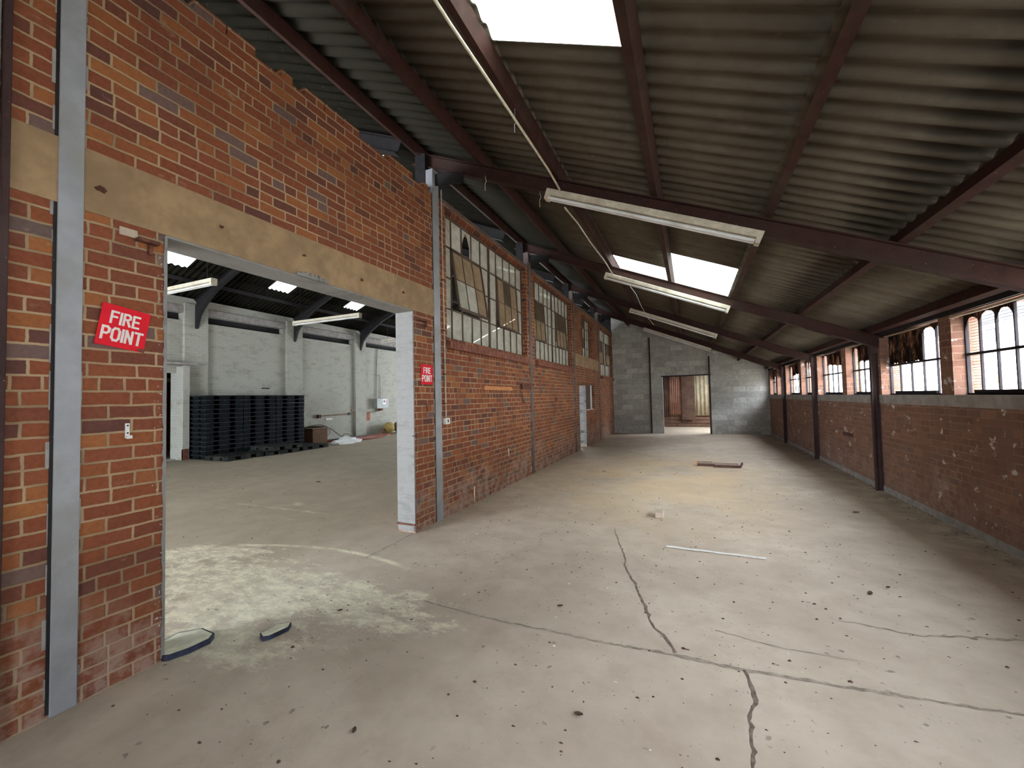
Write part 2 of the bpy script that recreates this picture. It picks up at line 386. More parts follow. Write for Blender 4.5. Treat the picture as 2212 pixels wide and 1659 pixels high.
MT['black'] = simple('black_rubber', (.02, .02, .022), .6, var=.3)
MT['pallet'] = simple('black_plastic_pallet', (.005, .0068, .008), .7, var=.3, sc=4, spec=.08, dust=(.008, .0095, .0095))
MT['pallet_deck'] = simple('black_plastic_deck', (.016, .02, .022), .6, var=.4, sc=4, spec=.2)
MT['pallet_flat'] = simple('dusty_black_plastic', (.018, .02, .018), .7, var=.3, sc=5, spec=.15, dust=(.045, .045, .034))
MT['card'] = simple('brown_cardboard', (.115, .062, .034), .9, var=.2, sc=7)
MT['red_hose'] = simple('red_hose', (.26, .055, .035), .6, var=.3, sc=6)
MT['dark_hose'] = simple('dark_hose', (.05, .045, .038), .6, var=.3, sc=6)
MT['tan_hose'] = simple('tan_hose', (.24, .17, .11), .7, var=.3, sc=6)
MT['sheet'] = simple('white_plastic_sheet', (.74, .74, .72), .6, var=.08, sc=9)
MT['orange_wood'] = simple('orange_stained_wood', (.48, .20, .07), .6, var=.2, sc=14)
MT['rust'] = simple('rusted_iron', (.12, .045, .028), .9, var=.4, sc=18)
MT['dark_wood'] = simple('dark_old_timber', (.13, .07, .045), .9, var=.35, sc=9)
MT['plank'] = simple('dusty_plank', (.30, .215, .16), .9, var=.2, sc=9)
MT['plank_edge'] = simple('dark_plank_edge', (.10, .05, .04), .9, var=.3, sc=9)
MT['brick_loose'] = simple('dusty_loose_brick', (.46, .37, .285), .9, var=.06, sc=12)
MT['tile_edge'] = simple('blue_black_glazed_edge', (.018, .022, .045), .5, var=.8, sc=14, spec=.5)
MT['powder'] = simple('pale_powder', (.74, .69, .52), .95, var=.12, sc=16)
MT['corr_red'] = simple('faded_red_corrugated', (.26, .125, .085), .7, var=.2, sc=3)
MT['corr_pale'] = simple('pale_rust_streaked_corrugated', (.30, .255, .17), .8, var=.2, sc=5, dust=(.36, .26, .17))
MT['corr_brown'] = simple('rust_brown_sheet', (.095, .052, .036), .8, var=.25, sc=4)
MT['leaf'] = simple('dry_leaf', (.10, .055, .035), .9, var=.4, sc=30)
k_ = NT('scorched_cloth', .95, .1); p_ = k_.pos(); n_ = k_.noise(k_.scale(p_, (1, 1, .5)), 7, 6, .7)
d_ = k_.n('ShaderNodeBsdfDiffuse'); t_ = k_.n('ShaderNodeBsdfTranslucent'); x_ = k_.n('ShaderNodeMixShader'); d_.inputs[0].default_value = (.05, .032, .025, 1)
k_.put(t_.inputs[0], k_.ramp(n_, [(.48, (.004, .003, .003)), (.66, (.30, .19, .12))])); x_.inputs[0].default_value = .6
k_.t.links.new(d_.outputs[0], x_.inputs[1]); k_.t.links.new(t_.outputs[0], x_.inputs[2]); k_.t.links.new(x_.outputs[0], k_.out.inputs[0]); MT['cloth'] = k_.m
MT['out_white'] = simple('whitewashed_outside_wall', (.78, .76, .72), .9, var=.1, sc=1.2)
MT['out_ground'] = simple('pale_yard_ground', (.45, .40, .33), .95, var=.15, sc=1.5)
MT['out_grey'] = simple('grey_roof_edge', (.045, .045, .05), .9, var=.1)
MT['orange'] = simple('orange_cone_plastic', (.75, .25, .05), .6, var=.1)
MT['blue_grey'] = simple('blue_grey_wall_paint', (.06, .075, .10), .7, var=.3, sc=9)
MT['grey_box'] = simple('grey_enamel_box', (.24, .245, .225), .5, var=.12, sc=7, spec=.4)
MT['sign_red'] = simple('red_sign_plastic', (.70, .008, .022), .5, var=.06, sc=9, spec=.15)
k_ = NT('worn_white_lettering', .6, .3); k_.col((.82, .76, .72)); MT['sign_white'] = k_.m
MT['yellow'] = simple('ochre_sack', (.34, .24, .08), .8, var=.25, sc=5)
MT['wire'] = simple('pale_string', (.75, .74, .70), .6, var=.1)
MT['wash_red'] = simple('flaking_red_paint', (.33, .12, .085), .9, var=.35, sc=14)

# ------------------------------------------------------------------ mesh helpers
class MB:
    def __init__(s): s.v = []; s.f = []; s.mi = []; s.sm = []
    def add(s, vs, fs, mi=0, sm=False):
        b = len(s.v); s.v += [tuple(v) for v in vs]
        for f in fs: s.f.append([b + i for i in f]); s.mi.append(mi); s.sm.append(sm)
        return s
    def box(s, x0, x1, y0, y1, z0, z1, mi=0, mat=None):
        vs = [Vector((x, y, z)) for z in (z0, z1) for y in (y0, y1) for x in (x0, x1)]
        if mat is not None: vs = [mat @ v for v in vs]
        return s.add(vs, [(0, 2, 3, 1), (4, 5, 7, 6), (0, 1, 5, 4), (2, 6, 7, 3), (0, 4, 6, 2), (1, 3, 7, 5)], mi)
    def bevbox(s, x0, x1, y0, y1, z0, z1, r=.004, mi=0, mat=None):
        """box with chamfered edges"""
        vs = []; X = (x0, x1); Y = (y0, y1); Z = (z0, z1)
        bm_ = bmesh.new(); bmesh.ops.create_cube(bm_, size=1)
        for v in bm_.verts:
            v.co = Vector((X[v.co.x > 0], Y[v.co.y > 0], Z[v.co.z > 0]))
        bmesh.ops.bevel(bm_, geom=bm_.edges[:], offset=r, segments=1, affect='EDGES')
        bm_.verts.index_update()
        vs = [mat @ v.co if mat is not None else v.co.copy() for v in bm_.verts]
        fs = [[v.index for v in f.verts] for f in bm_.faces]; bm_.free()
        return s.add(vs, fs, mi)
    def beam(s, a, b, w, h, mi=0, up=(0, 0, 1)):
        """rectangular bar from a to b, width w (sideways) and height h (along up)"""
        a = Vector(a); b = Vector(b); d = (b - a).normalized(); sd = d.cross(Vector(up)).normalized(); u = sd.cross(d)
        vs = []
        for p in (a, b):
            for i, j in ((-1, -1), (1, -1), (1, 1), (-1, 1)): vs.append(p + sd * i * w / 2 + u * j * h / 2)
        return s.add(vs, [(0, 1, 2, 3), (7, 6, 5, 4), (0, 4, 5, 1), (1, 5, 6, 2), (2, 6, 7, 3), (3, 7, 4, 0)], mi)
    def prof(s, a, b, pts, side, up, mi=0):
        """extrude closed profile pts (side, up coordinates) from a to b"""
        a = Vector(a); b = Vector(b); side = Vector(side); up = Vector(up); n = len(pts)
        vs = [p + side * q[0] + up * q[1] for p in (a, b) for q in pts]
        fs = [(i, (i + 1) % n, n + (i + 1) % n, n + i) for i in range(n)] + [list(range(n))[::-1], list(range(n, 2 * n))]
        return s.add(vs, fs, mi)
    def tube(s, pts, r, n=8, mi=0, caps=True):
        pts = [Vector(p) for p in pts]; rings = []; up = None
        for i, p in enumerate(pts):
            d = (pts[min(i + 1, len(pts) - 1)] - pts[max(i - 1, 0)]).normalized()
            if up is None: up = Vector((0, 0, 1)) if abs(d.z) < .9 else Vector((1, 0, 0))
            a = d.cross(up).normalized(); up = a.cross(d).normalized()
            rr = r[i] if isinstance(r, (list, tuple)) else r
            rings.append([p + (a * math.cos(t) + up * math.sin(t)) * rr for t in [2 * math.pi * j / n for j in range(n)]])
        vs = [v for q in rings for v in q]; fs = []
        for i in range(len(rings) - 1):
            for j in range(n): fs.append((i * n + j, i * n + (j + 1) % n, (i + 1) * n + (j + 1) % n, (i + 1) * n + j))
        s.add(vs, fs, mi, True)
        if caps: s.add([vs[j] for j in range(n)], [list(range(n))[::-1]], mi); s.add(vs[-n:], [list(range(n))], mi)
        return s
    def build(s, name, mats, parent=None, origin=None):
        if not isinstance(mats, (list, tuple)): mats = [mats]
        me = bpy.data.meshes.new(name)
        if parent is not None: org = parent['_o'] if '_o' in parent else (0, 0, 0)
        elif origin is None:
            xs, ys, zs = zip(*s.v); org = ((min(xs) + max(xs)) / 2, (min(ys) + max(ys)) / 2, min(zs))
        else: org = origin
        org = Vector(org)
        me.from_pydata([tuple(Vector(v) - org) for v in s.v], [], s.f); me.update()
        for q in mats: me.materials.append(q if not isinstance(q, str) else MT[q])
        for p, mi, sm in zip(me.polygons, s.mi, s.sm): p.material_index = mi; p.use_smooth = sm
        bm_ = bmesh.new(); bm_.from_mesh(me); bmesh.ops.recalc_face_normals(bm_, faces=bm_.faces[:]); bm_.to_mesh(me); bm_.free()
        o = bpy.data.objects.new(name, me); C.objects.link(o)
        if parent is not None: o.parent = parent; o['_o'] = tuple(org)
        else: o.location = org; o['_o'] = tuple(org)
        return o

def tag(o, label, cat, group=None, kind=None):
    o['label'] = label; o['category'] = cat
    if group: o['group'] = group
    if kind: o['kind'] = kind
    return o
def struct(o, label=None):
    o['kind'] = 'structure'
    if label: o['label'] = label
    return o
def thing(name, loc, label, cat, group=None):
    o = bpy.data.objects.new(name, None); C.objects.link(o); o.location = loc; o.empty_display_size = .1
    o['_o'] = tuple(loc); return tag(o, label, cat, group)
def copy_tree(o, parent=None):
    c = o.copy(); C.objects.link(c); c.parent = parent
    for ch in [q for q in bpy.data.objects if q.parent == o]: copy_tree(ch, c)
    return c

def wall_grid(mb, x0, x1, axis, u0, u1, v0, v1, holes, top=None, extra_u=(), mi=0):
    """wall between planes x0 (outer) and x1 (inner) with rectangular holes (u0,u1,v0,v1); axis: 'x' wall faces x, 'y' faces y"""
    us = sorted({u0, u1, *extra_u, *[h[0] for h in holes], *[h[1] for h in holes]})
    vs = sorted({v0, v1, *[h[2] for h in holes], *[h[3] for h in holes]})
    us = [u for u in us if u0 <= u <= u1]; vs = [v for v in vs if v0 <= v <= v1]
    def solid(i, j):
        if i < 0 or j < 0 or i >= len(us) - 1 or j >= len(vs) - 1: return False
        cu, cv = (us[i] + us[i + 1]) / 2, (vs[j] + vs[j + 1]) / 2
        return not any(h[0] < cu < h[1] and h[2] < cv < h[3] for h in holes)
    def P(x, u, v):
        return (x, u, v) if axis == 'x' else (u, x, v)
    def vt(j, u): return top(u) if (top and j == len(vs) - 1) else vs[j]
    for i in range(len(us) - 1):
        for j in range(len(vs) - 1):
            if not solid(i, j): continue
            a, b = us[i], us[i + 1]
            c0, c1, d0, d1 = vt(j, a), vt(j, b), vt(j + 1, a), vt(j + 1, b)
            for x in (x0, x1): mb.add([P(x, a, c0), P(x, b, c1), P(x, b, d1), P(x, a, d0)], [(0, 1, 2, 3)], mi)
            if not solid(i - 1, j): mb.add([P(x0, a, c0), P(x1, a, c0), P(x1, a, d0), P(x0, a, d0)], [(0, 1, 2, 3)], mi)
            if not solid(i + 1, j): mb.add([P(x0, b, c1), P(x1, b, c1), P(x1, b, d1), P(x0, b, d1)], [(0, 1, 2, 3)], mi)
            if not solid(i, j - 1): mb.add([P(x0, a, c0), P(x1, a, c0), P(x1, b, c1), P(x0, b, c1)], [(0, 1, 2, 3)], mi)
            if not solid(i, j + 1): mb.add([P(x0, a, d0), P(x1, a, d0), P(x1, b, d1), P(x0, b, d1)], [(0, 1, 2, 3)], mi)

# ------------------------------------------------------------------ FLOOR
fb = MB(); fb.box(XF - 3.5, XR + .25, -6.0, YE2, -.3, 0)
fb.box(-3.3, 3.0, YE2, YE2 + .5, -.3, 0)
def ribbon(mb, pts, w0, w1, jag, mi, z=.002, step=.05):
    """jagged crack lying in the slab surface"""
    pts = [Vector((*p, 0)) for p in pts]; path = []
    for a, b in zip(pts, pts[1:]):
        n = max(1, int((b - a).length / step))
        for i in range(n): path.append(a.lerp(b, i / n))
    path.append(pts[-1]); L, Rr = [], []
    for i, p in enumerate(path):
        d = (path[min(i + 1, len(path) - 1)] - path[max(i - 1, 0)]).normalized(); s = Vector((-d.y, d.x, 0))
        t = i / max(1, len(path) - 1); w = (w0 + (w1 - w0) * t) * random.uniform(.45, 1.5)
        j = random.uniform(-jag, jag) if 0 < i < len(path) - 1 else 0
        L.append(p + s * (j + w / 2)); Rr.append(p + s * (j - w / 2))
    for i in range(len(path) - 1):
        mb.add([(*L[i].xy, z), (*L[i + 1].xy, z), (*Rr[i + 1].xy, z), (*Rr[i].xy, z)], [(0, 3, 2, 1)], mi)
ribbon(fb, [(-.90, 5.15), (-.80, 4.75), (-.66, 4.29), (-.60, 3.95), (-.47, 3.65), (-.39, 3.39), (-.30, 3.08), (-.20, 2.93), (-.14, 2.79)], .006, .020, .009, 1, step=.04)
ribbon(fb, [(-2.0, 2.79), (-1.6, 2.75), (-1.24, 2.735), (-.9, 2.745), (-.59, 2.74), (-.14, 2.77)], .006, .020, .007, 2, step=.03)
ribbon(fb, [(-.14, 2.77), (.22, 2.765), (.66, 2.80), (1.25, 2.86), (2.0, 2.95)], .028, .008, .007, 2, step=.03)
ribbon(fb, [(.23, 2.76), (.255, 2.62), (.26, 2.49), (.22, 2.38), (.21, 2.22), (.2, 2.07), (.17, 1.8)], .020, .008, .008, 1, step=.03)
ribbon(fb, [(-2.1, 5.6), (-1.75, 5.35), (-1.45, 5.05), (-1.2, 4.95)], .004, .004, .01, 2, step=.05)
ribbon(fb, [(.9, 3.6), (1.3, 3.55), (1.8, 3.7), (2.3, 3.7)], .01, .03, .015, 2, step=.04)
ribbon(fb, [(.1, 3.15), (.5, 3.08), (.9, 3.1)], .006, .006, .008, 2, step=.04)
ribbon(fb, [(-3.1, 3.3), (-3.12, 4.14)], .012, .012, .006, 2, step=.05)
floor = struct(fb.build('floor', ['floor', 'crack', 'joint'], origin=(0, 0, 0)))

# ------------------------------------------------------------------ LEFT BRICK WALL
GATE = (1.548, 4.154, 0.0, 2.71)
W1 = (4.93, 8.03, 2.47, 4.30); W2 = (8.52, 11.62, 2.47, 4.30); W4 = (15.68, 18.30, 2.42, 4.25)
W3 = (12.88, 14.42, 2.91, 4.22); DOOR = (12.34, 13.17, 0.0, 1.98); HATCH = (13.22, 14.42, 1.16, 2.0)
holes = [GATE, W1, W2, W4, W3, DOOR, HATCH]
lb = MB(); wall_grid(lb, XL - .26, XL, 'x', YB, YE + .26, 0, 4.375, holes)
# uneven last course
y = -1.0
while y < 4.5:
    L_ = random.choice((.226, .226, .113))
    if random.random() < .45: lb.box(XL - .11, XL - .002, y, y + L_ - .01, 4.378, 4.378 + .07)
    y += L_
struct(lb.build('wall_left', ['brick'], origin=(XL, 0, 0)))
# concrete beams
tb = MB(); tb.box(XL - .262, XL + .006, YB, 4.62, 2.71, 3.07); struct(tb.build('trim_1', 'lintel'))
tb = MB(); tb.box(XL - .262, XL + .008, 11.98, 15.36, 2.54, 2.91); struct(tb.build('trim_2', 'lintel'))
# pock marks (broken fixing holes) in the beam
for n_, (py, pz, rr) in enumerate([(1.227, 2.86, .035), (1.894, 2.894, .022), (2.592, 2.90, .025), (3.29, 2.861, .028), (3.968, 2.885, .028)]):
    hb = MB()
    vs = [(XL + .0075, py + math.cos(t) * rr * random.uniform(.5, 1.3), pz + math.sin(t) * rr * .6 * random.uniform(.5, 1.2)) for t in [i * math.pi / 5 for i in range(10)]]
    hb.add(vs + [(v[0] + .004, v[1], v[2]) for v in vs], [list(range(10)), list(range(10, 20))[::-1]] + [(i, (i + 1) % 10, 10 + (i + 1) % 10, 10 + i) for i in range(10)])
    nm = ['left end of the beam, beside the grey column', 'above the left part of the big opening', 'above the middle of the big opening', 'above the right part of the big opening', 'right end of the beam above the opening corner'][n_]
    tag(hb.build('anchor_stub', 'rust'), 'rusty anchor stub in the concrete beam, ' + nm, 'anchor', 'anchor stubs in the concrete beam')
# broken plaster patch on beam soffit edge
hb = MB()
for i in range(16):
    yy = 2.50 + i * .022 + random.uniform(-.01, .01); zz = 2.712 + random.uniform(0, .035) * math.sin(i / 15 * 3.1)
    hb.bevbox(XL - .01, XL + .018 + random.uniform(0, .012), yy, yy + random.uniform(.02, .05), 2.705, zz + .02, .004)
struct(hb.build('trim_3', 'white_jamb'))
# white painted jambs and soffit of the opening: rough edged
def rough_liner(plane_y, z0, z1, facing, depth=.262, x_front=XL + .004, mat='white_jamb', name='trim_4'):
    b = MB(); n = int((z1 - z0) / .04); rows = []
    for i in range(n + 1):
        z = z0 + (z1 - z0) * i / n; j = random.uniform(0, .010)
        rows.append([(XL - depth, plane_y, z), (x_front, plane_y + 0, z), (x_front + .001, plane_y + facing * (.003 + j), z), (XL - depth, plane_y - facing * .012, z)])
    for a, c in zip(rows, rows[1:]):
        b.add([a[0], (a[1][0], plane_y - facing * .012, a[1][2]), (c[1][0], plane_y - facing * .012, c[1][2]), c[0]], [(0, 1, 2, 3)])
        b.add([(a[1][0], plane_y - facing * .012, a[1][2]), a[2], c[2], (c[1][0], plane_y - facing * .012, c[1][2])], [(0, 1, 2, 3)])
    b.add([rows[0][0], rows[0][3], (x_front, plane_y - facing * .012, z0)], [(0, 1, 2)])
    return struct(b.build(name, mat))
rough_liner(GATE[1], .11, 2.70, 1, name='trim_4')
rough_liner(GATE[0], .02, 2.70, -1, name='trim_5')
b = MB(); b.box(XL - .262, XL + .004, GATE[0], GATE[1], 2.694, 2.709); struct(b.build('trim_6', 'white_jamb'))
# chipped foot of the right jamb
b = MB(); b.bevbox(XL - .25, XL - .005, GATE[1] - .012, GATE[1] + .002, .02, .085, .004); struct(b.build('trim_7', 'white_jamb'))
b = MB(); b.bevbox(XL - .27, XL + .012, GATE[1] - .02, GATE[1] + .008, .088, .108, .004, mat=Matrix.Rotation(.0, 4, 'X')); tag(b.build('steel_strip', 'rust'), 'rusty flat steel strip wrapped round the foot of the white jamb', 'strip')

# loose brick flakes on the wall: proud bricks give the left wall an uneven face
def sill(y0, y1, z, n):
    root = thing('brick_sill', (XL, (y0 + y1) / 2, z - .15), None, 'sill')
    b = MB(); t = math.tan(R(20)); c = y0 - .02
    while c < y1 - .02:
        w = .078; a = XL - .14; f = XL + .075
        b.add([(a, c, z - .12), (a, c + w, z - .12), (f, c, z - .16), (f, c + w, z - .16), (a, c, z), (a, c + w, z), (f, c, z - .055), (f, c + w, z - .055)],
              [(0, 1, 3, 2), (4, 6, 7, 5), (0, 2, 6, 4), (1, 5, 7, 3), (2, 3, 7, 6), (0, 4, 5, 1)])
        c += .082
    o = b.build('brick_course', 'sill_brick', root)
    return root
for nm, (y0, y1, z0, z1) in zip(('under the nearest tall steel window', 'under the second tall steel window', 'under the farthest tall window beside the grey block wall'), (W1, W2, W4)):
    r_ = sill(y0, y1, z0, 0); r_['label'] = 'sloped brick sill ' + nm; r_['group'] = 'brick sills under the tall windows'

# tall steel windows
def steel_window(name, win, cols, rows, sashes, xg=XL - .115, arch=None, mats=None, frame='frame', barw=.016, mull=None):
    y0, y1, z0, z1 = win; root = bpy.data.objects.new(name, None); C.objects.link(root); root.location = (xg, (y0 + y1) / 2, z0); root['_o'] = tuple(root.location); root['kind'] = 'structure'
    cw = (y1 - y0) / cols; rh = (z1 - z0) / rows
    insash = lambda i, j: any(a <= i < b and c <= j < d for a, b, c, d, *_ in sashes)
    f = MB(); g = MB()
    f.box(xg - .02, xg + .025, y0, y1, z0, z0 + .03); f.box(xg - .02, xg + .025, y0, y1, z1 - .03, z1)
    f.box(xg - .02, xg + .025, y0, y0 + .025, z0, z1); f.box(xg - .02, xg + .025, y1 - .025, y1, z0, z1)
    for i in range(1, cols):
        w = .035 if i == mull else barw; yy = y0 + i * cw
        segs = []
        for j in range(rows):
            if not (insash(i - 1, j) and insash(i, j)): f.box(xg - .012, xg + .02 + (.012 if i == mull else 0), yy - w / 2, yy + w / 2, z0 + j * rh, z0 + (j + 1) * rh)
    for j in range(1, rows):
        zz = z0 + j * rh
        for i in range(cols):
            if not (insash(i, j - 1) and insash(i, j)): f.box(xg - .012, xg + .02, y0 + i * cw, y0 + (i + 1) * cw, zz - barw / 2, zz + barw / 2)
    f.build('frame', frame, root)
    for i in range(cols):
        for j in range(rows):
            if insash(i, j): continue
            a, b_ = y0 + i * cw, y0 + (i + 1) * cw; c, d = z0 + j * rh, z0 + (j + 1) * rh
            if arch and (i, j) == arch:
                n = 14; pts = []   # pointed hole knocked through the pane
                for q in range(n + 1):
                    t = q / n; yy = a + .04 + (cw - .08) * t; hh = .45 + .55 * (1 - abs(2 * t - 1) ** 1.35)
                    pts.append((yy, c + .02 + (rh - .06) * hh * .95))
                for (p1, p2) in zip(pts, pts[1:]):
                    g.add([(xg, p1[0], p1[1]), (xg, p2[0], p2[1]), (xg, p2[0], d), (xg, p1[0], d)], [(0, 1, 2, 3)], 0)
                g.add([(xg, a, c), (xg, a + .04, c), (xg, a + .04, d), (xg, a, d)], [(0, 1, 2, 3)]); g.add([(xg, b_ - .04, c), (xg, b_, c), (xg, b_, d), (xg, b_ - .04, d)], [(0, 1, 2, 3)])
                continue
            mi = mats(i, j) if mats else 0
            t1, t2 = random.uniform(-.004, .004), random.uniform(-.004, .004)
            g.add([(xg + t1, a, c), (xg + t2, b_, c), (xg - t1, b_, d), (xg - t2, a, d)], [(0, 1, 2, 3)], mi)
    g.build('glass_panes', ['glass_pale', 'glass_brown', 'glass_dark'], root)
    for (a, b_, c, d, ang, mm) in sashes:
        ya, yb, za, zb = y0 + a * cw, y0 + b_ * cw, z0 + c * rh, z0 + d * rh
        Rm = Matrix.Translation((xg + .012, 0, zb)) @ Matrix.Rotation(R(-ang), 4, 'Y') @ Matrix.Translation((-xg - .012, 0, -zb))
        s = MB(); x0, x1 = xg + .0, xg + .028
        s.box(x0, x1, ya - .01, yb + .01, zb - .03, zb + .01, mat=Rm); s.box(x0, x1, ya - .01, yb + .01, za - .012, za + .022, mat=Rm)
        s.box(x0, x1, ya - .01, ya + .018, za, zb, mat=Rm); s.box(x0, x1, yb - .018, yb + .01, za, zb, mat=Rm)
        for i in range(1, b_ - a): s.box(x0, x1 - .01, ya + i * cw - .007, ya + i * cw + .007, za, zb, mat=Rm)
        s.box(x0, x1 - .012, ya, yb, (za + zb) / 2 - .006, (za + zb) / 2 + .006, mat=Rm)
        so = s.build('opening_sash', frame, root)
        p = MB()
        for i in range(b_ - a):
            for j in range(2):
                yy, zz, hh = ya + i * cw, za + j * (zb - za) / 2, (zb - za) / 2
                q = [Rm @ Vector(v) for v in ((xg + .008, yy, zz), (xg + .008, yy + cw, zz), (xg + .008, yy + cw, zz + hh), (xg + .008, yy, zz + hh))]
                p.add(q, [(0, 1, 2, 3)], mm(i, j))
        p.build('sash_panes', ['glass_pale', 'glass_brown', 'glass_dark'], so)
    # glass lies a little inside the frame; label
    return root
w = steel_window('window_1', W1, 10, 4, [(1, 4, 1, 3, 8, lambda i, j: 1 if j == 1 else (0 if i < 2 else 1)), (6, 9, 1, 3, 3, lambda i, j: 2 if (i == 1 and j == 1) else 1)], arch=(2, 3), mull=5)
w['label'] = 'nearest tall steel window with two tilted brown sashes and a pointed hole in a top pane'
w = steel_window('window_2', W2, 10, 4, [(0, 3, 1, 3, 3, lambda i, j: 2 if j == 1 else 1), (6, 9, 1, 3, 3, lambda i, j: 2 if j == 1 else 1)], mull=5)
w['label'] = 'second tall steel window with two brown sashes'
w = steel_window('window_3', W3, 5, 4, [], xg=XL - .15, mats=lambda i, j: 0 if j == 0 or i > 2 else (2 if (i + j) % 2 else 1), mull=3)
w['label'] = 'small barred window set deep above the pale concrete beam'
w = steel_window('window_4', W4, 8, 4, [(0, 3, 1, 3, 2, lambda i, j: 2 if j == 1 else 1), (5, 8, 1, 3, 2, lambda i, j: 2 if j == 1 else 1)], mull=4)
w['label'] = 'farthest tall steel window beside the grey block wall'
# head plate above the windows
for i, (y0, y1) in enumerate(((4.80, 8.14), (8.36, 11.76), (11.98, 15.34), (15.58, 18.38))):
    b = MB(); b.box(XL - .12, XL + .02, y0, y1, 4.36, 4.40); struct(b.build('trim_%d' % (8 + i), 'brown_steel'))

# narrow doorway: white rough reveal, hatch above bricks
rough_liner(DOOR[1], .06, 1.96, 1, depth=.25, name='trim_12', mat='rough_jamb')
b = MB(); b.box(XL - .25, XL + .003, DOOR[1] - .02, DOOR[1] + .002, .0, .06); struct(b.build('trim_13', 'brick_loose'))
b = MB(); b.box(XL - .255, XL + .012, 12.2, 14.5, 1.985, 2.03); struct(b.build('trim_14', 'dark_wood'))
b = MB()
b.box(XL - .07, XL - .05, HATCH[0] + .02, HATCH[1] - .02, HATCH[2], HATCH[3]); bo = b.build('window_5', 'corr_brown'); struct(bo, 'boarded hatch beside the narrow doorway')
b = MB(); b.box(XL - .05, XL - .02, 14.05, 14.16, HATCH[2], HATCH[3]); b.box(XL - .05, XL - .02, HATCH[0], HATCH[1], HATCH[2], HATCH[2] + .02)
o = b.build('window_frame', 'white', bo)

# ------------------------------------------------------------------ RIGHT WALL with windows
RW = []; RWN = []
cols_ = [-2.15, 1.38, 4.91, 8.43, 11.96, 15.49, 18.6]
RW += [(-3.4, -2.3, 1.53, 2.45), (-2.0, -.6, 1.53, 2.45)]
for c0, c1 in zip(cols_, cols_[1:]):
    mid = (c0 + c1) / 2
    if c0 < -2: RW += [(-.3, 1.2, 1.53, 2.45)]
    elif c1 > 18: RW += [(15.68, 16.78, 1.53, 2.45), (17.04, 18.2, 1.53, 2.45)]
    else: RW += [(c0 + .13, mid - .31, 1.53, 2.45), (mid - .05, c1 - .12, 1.53, 2.45)]
rb = MB(); wall_grid(rb, XR + .24, XR, 'x', YB, YE + .26, 0, 2.555, RW)
struct(rb.build('wall_right', ['brick_far'], origin=(XR, 0, 0)))
b = MB(); b.box(XR - .008, XR + .27, YB, YE, 1.395, 1.53); struct(b.build('trim_15', 'conc'))
b = MB(); b.box(XR - .012, XR + .0, YB, YE, 0, .09); struct(b.build('trim_16', 'conc'))
b = MB(); b.box(XR - .02, XR + .03, YB, YE, 2.45, 2.52); struct(b.build('trim_17', 'dark_steel'))
wn_i = 6
for k_, (y0, y1, z0, z1) in enumerate(RW):
    xg = XR + .125
    root = bpy.data.objects.new('window_%d' % wn_i, None); C.objects.link(root); root.location = (xg, (y0 + y1) / 2, z0); root['_o'] = tuple(root.location); root['kind'] = 'structure'; wn_i += 1
    n = 5; cw = (y1 - y0) / n; f = MB(); zt = 1.985
    f.box(xg - .012, xg + .02, y0, y1, z0, z0 + .02); f.box(xg - .012, xg + .02, y0, y1, z1 - .02, z1)
    f.box(xg - .012, xg + .02, y0, y0 + .02, z0, z1); f.box(xg - .012, xg + .02, y1 - .02, y1, z0, z1)
    for i in range(1, n): f.box(xg - .012, xg + .01, y0 + i * cw - .009, y0 + i * cw + .009, z0, z1)
    f.box(xg - .018, xg + .014, y0, y1, zt - .014, zt + .014)
    f.box(xg - .03, xg - .008, y0 + cw, y1 - cw * .6, z0 + .02, z0 + .055)
    f.build('frame', 'frame_dark', root)
    # horizontal security bars outside
    s = MB(); z = z0 + .05
    while z < z1 - .05: s.box(xg + .045, xg + .049, y0, y1, z, z + .004); z += .032
    so = s.build('security_wires', 'frame_dark', root)
    g = MB(); g.add([(xg, y0, z0), (xg, y1, z0), (xg, y1, z1), (xg, y0, z1)], [(0, 1, 2, 3)])
    g.build('glass_panes', 'glass_right', root)
    portal((XR + .26, (y0 + y1) / 2, (z0 + z1) / 2), y1 - y0, z1 - z0, (-1, 0, 0))
# soot and paint left on the panes: ragged dark film, arched at the foot
def film(y0, y1, drops, xg, name, label, n=5):
    cw = (y1 - y0) / n; b = MB(); x = xg - .006
    for i in range(n):
        a = y0 + i * cw; dep = drops[i]; m_ = 12
        prev = None
        for q in range(m_ + 1):
            t = q / m_; yy = a + cw * t
            arc = (1 - abs(2 * t - 1) ** 3)
            z = 2.45 - (.04 + dep * .46) * (1 - .75 * arc * (1 if dep < .5 else .15)) - random.uniform(0, .03) * (dep * 2)
            z = max(z, 1.99)
            if prev: b.add([(x, prev[0], prev[1]), (x, yy, z), (x, yy, 2.45), (x, prev[0], 2.45), (x - .003, prev[0], prev[1]), (x - .003, yy, z), (x - .003, yy, 2.45), (x - .003, prev[0], 2.45)],
                           [(0, 1, 2, 3), (7, 6, 5, 4), (0, 4, 5, 1)])
            prev = (yy, z)
    o = b.build('scorched_curtain', 'cloth'); return tag(o, label, 'curtain', 'ragged dark curtains in the right windows')
films = {5: ([.0, .0, .25, .15, .30], 'thin dark scalloped rag across the top of the window nearest the camera on the right'),
         6: ([.12, .14, .95, .98, .95], 'torn scorched curtain hanging in the second window from the right edge'),
         7: ([.75, .70, .65, .60, .25], 'ragged dark curtain just beyond the nearest visible dark column'),
         8: ([.5, .6, .55, .5, .1], 'dark curtain in the window just before the second dark column'),
         9: ([.7, .75, .6, .4, .3], 'dark curtain in the fifth window from the right edge'),
         10: ([.5, .6, .65, .7, .3], 'dark curtain in the sixth window from the right edge'),
         11: ([.3, .2, .2, .5, .6], 'dark curtain in the last window but one before the block wall'),
         12: ([.2, .2, .5, .5, .7], 'dark curtain in the farthest right window beside the block wall')}
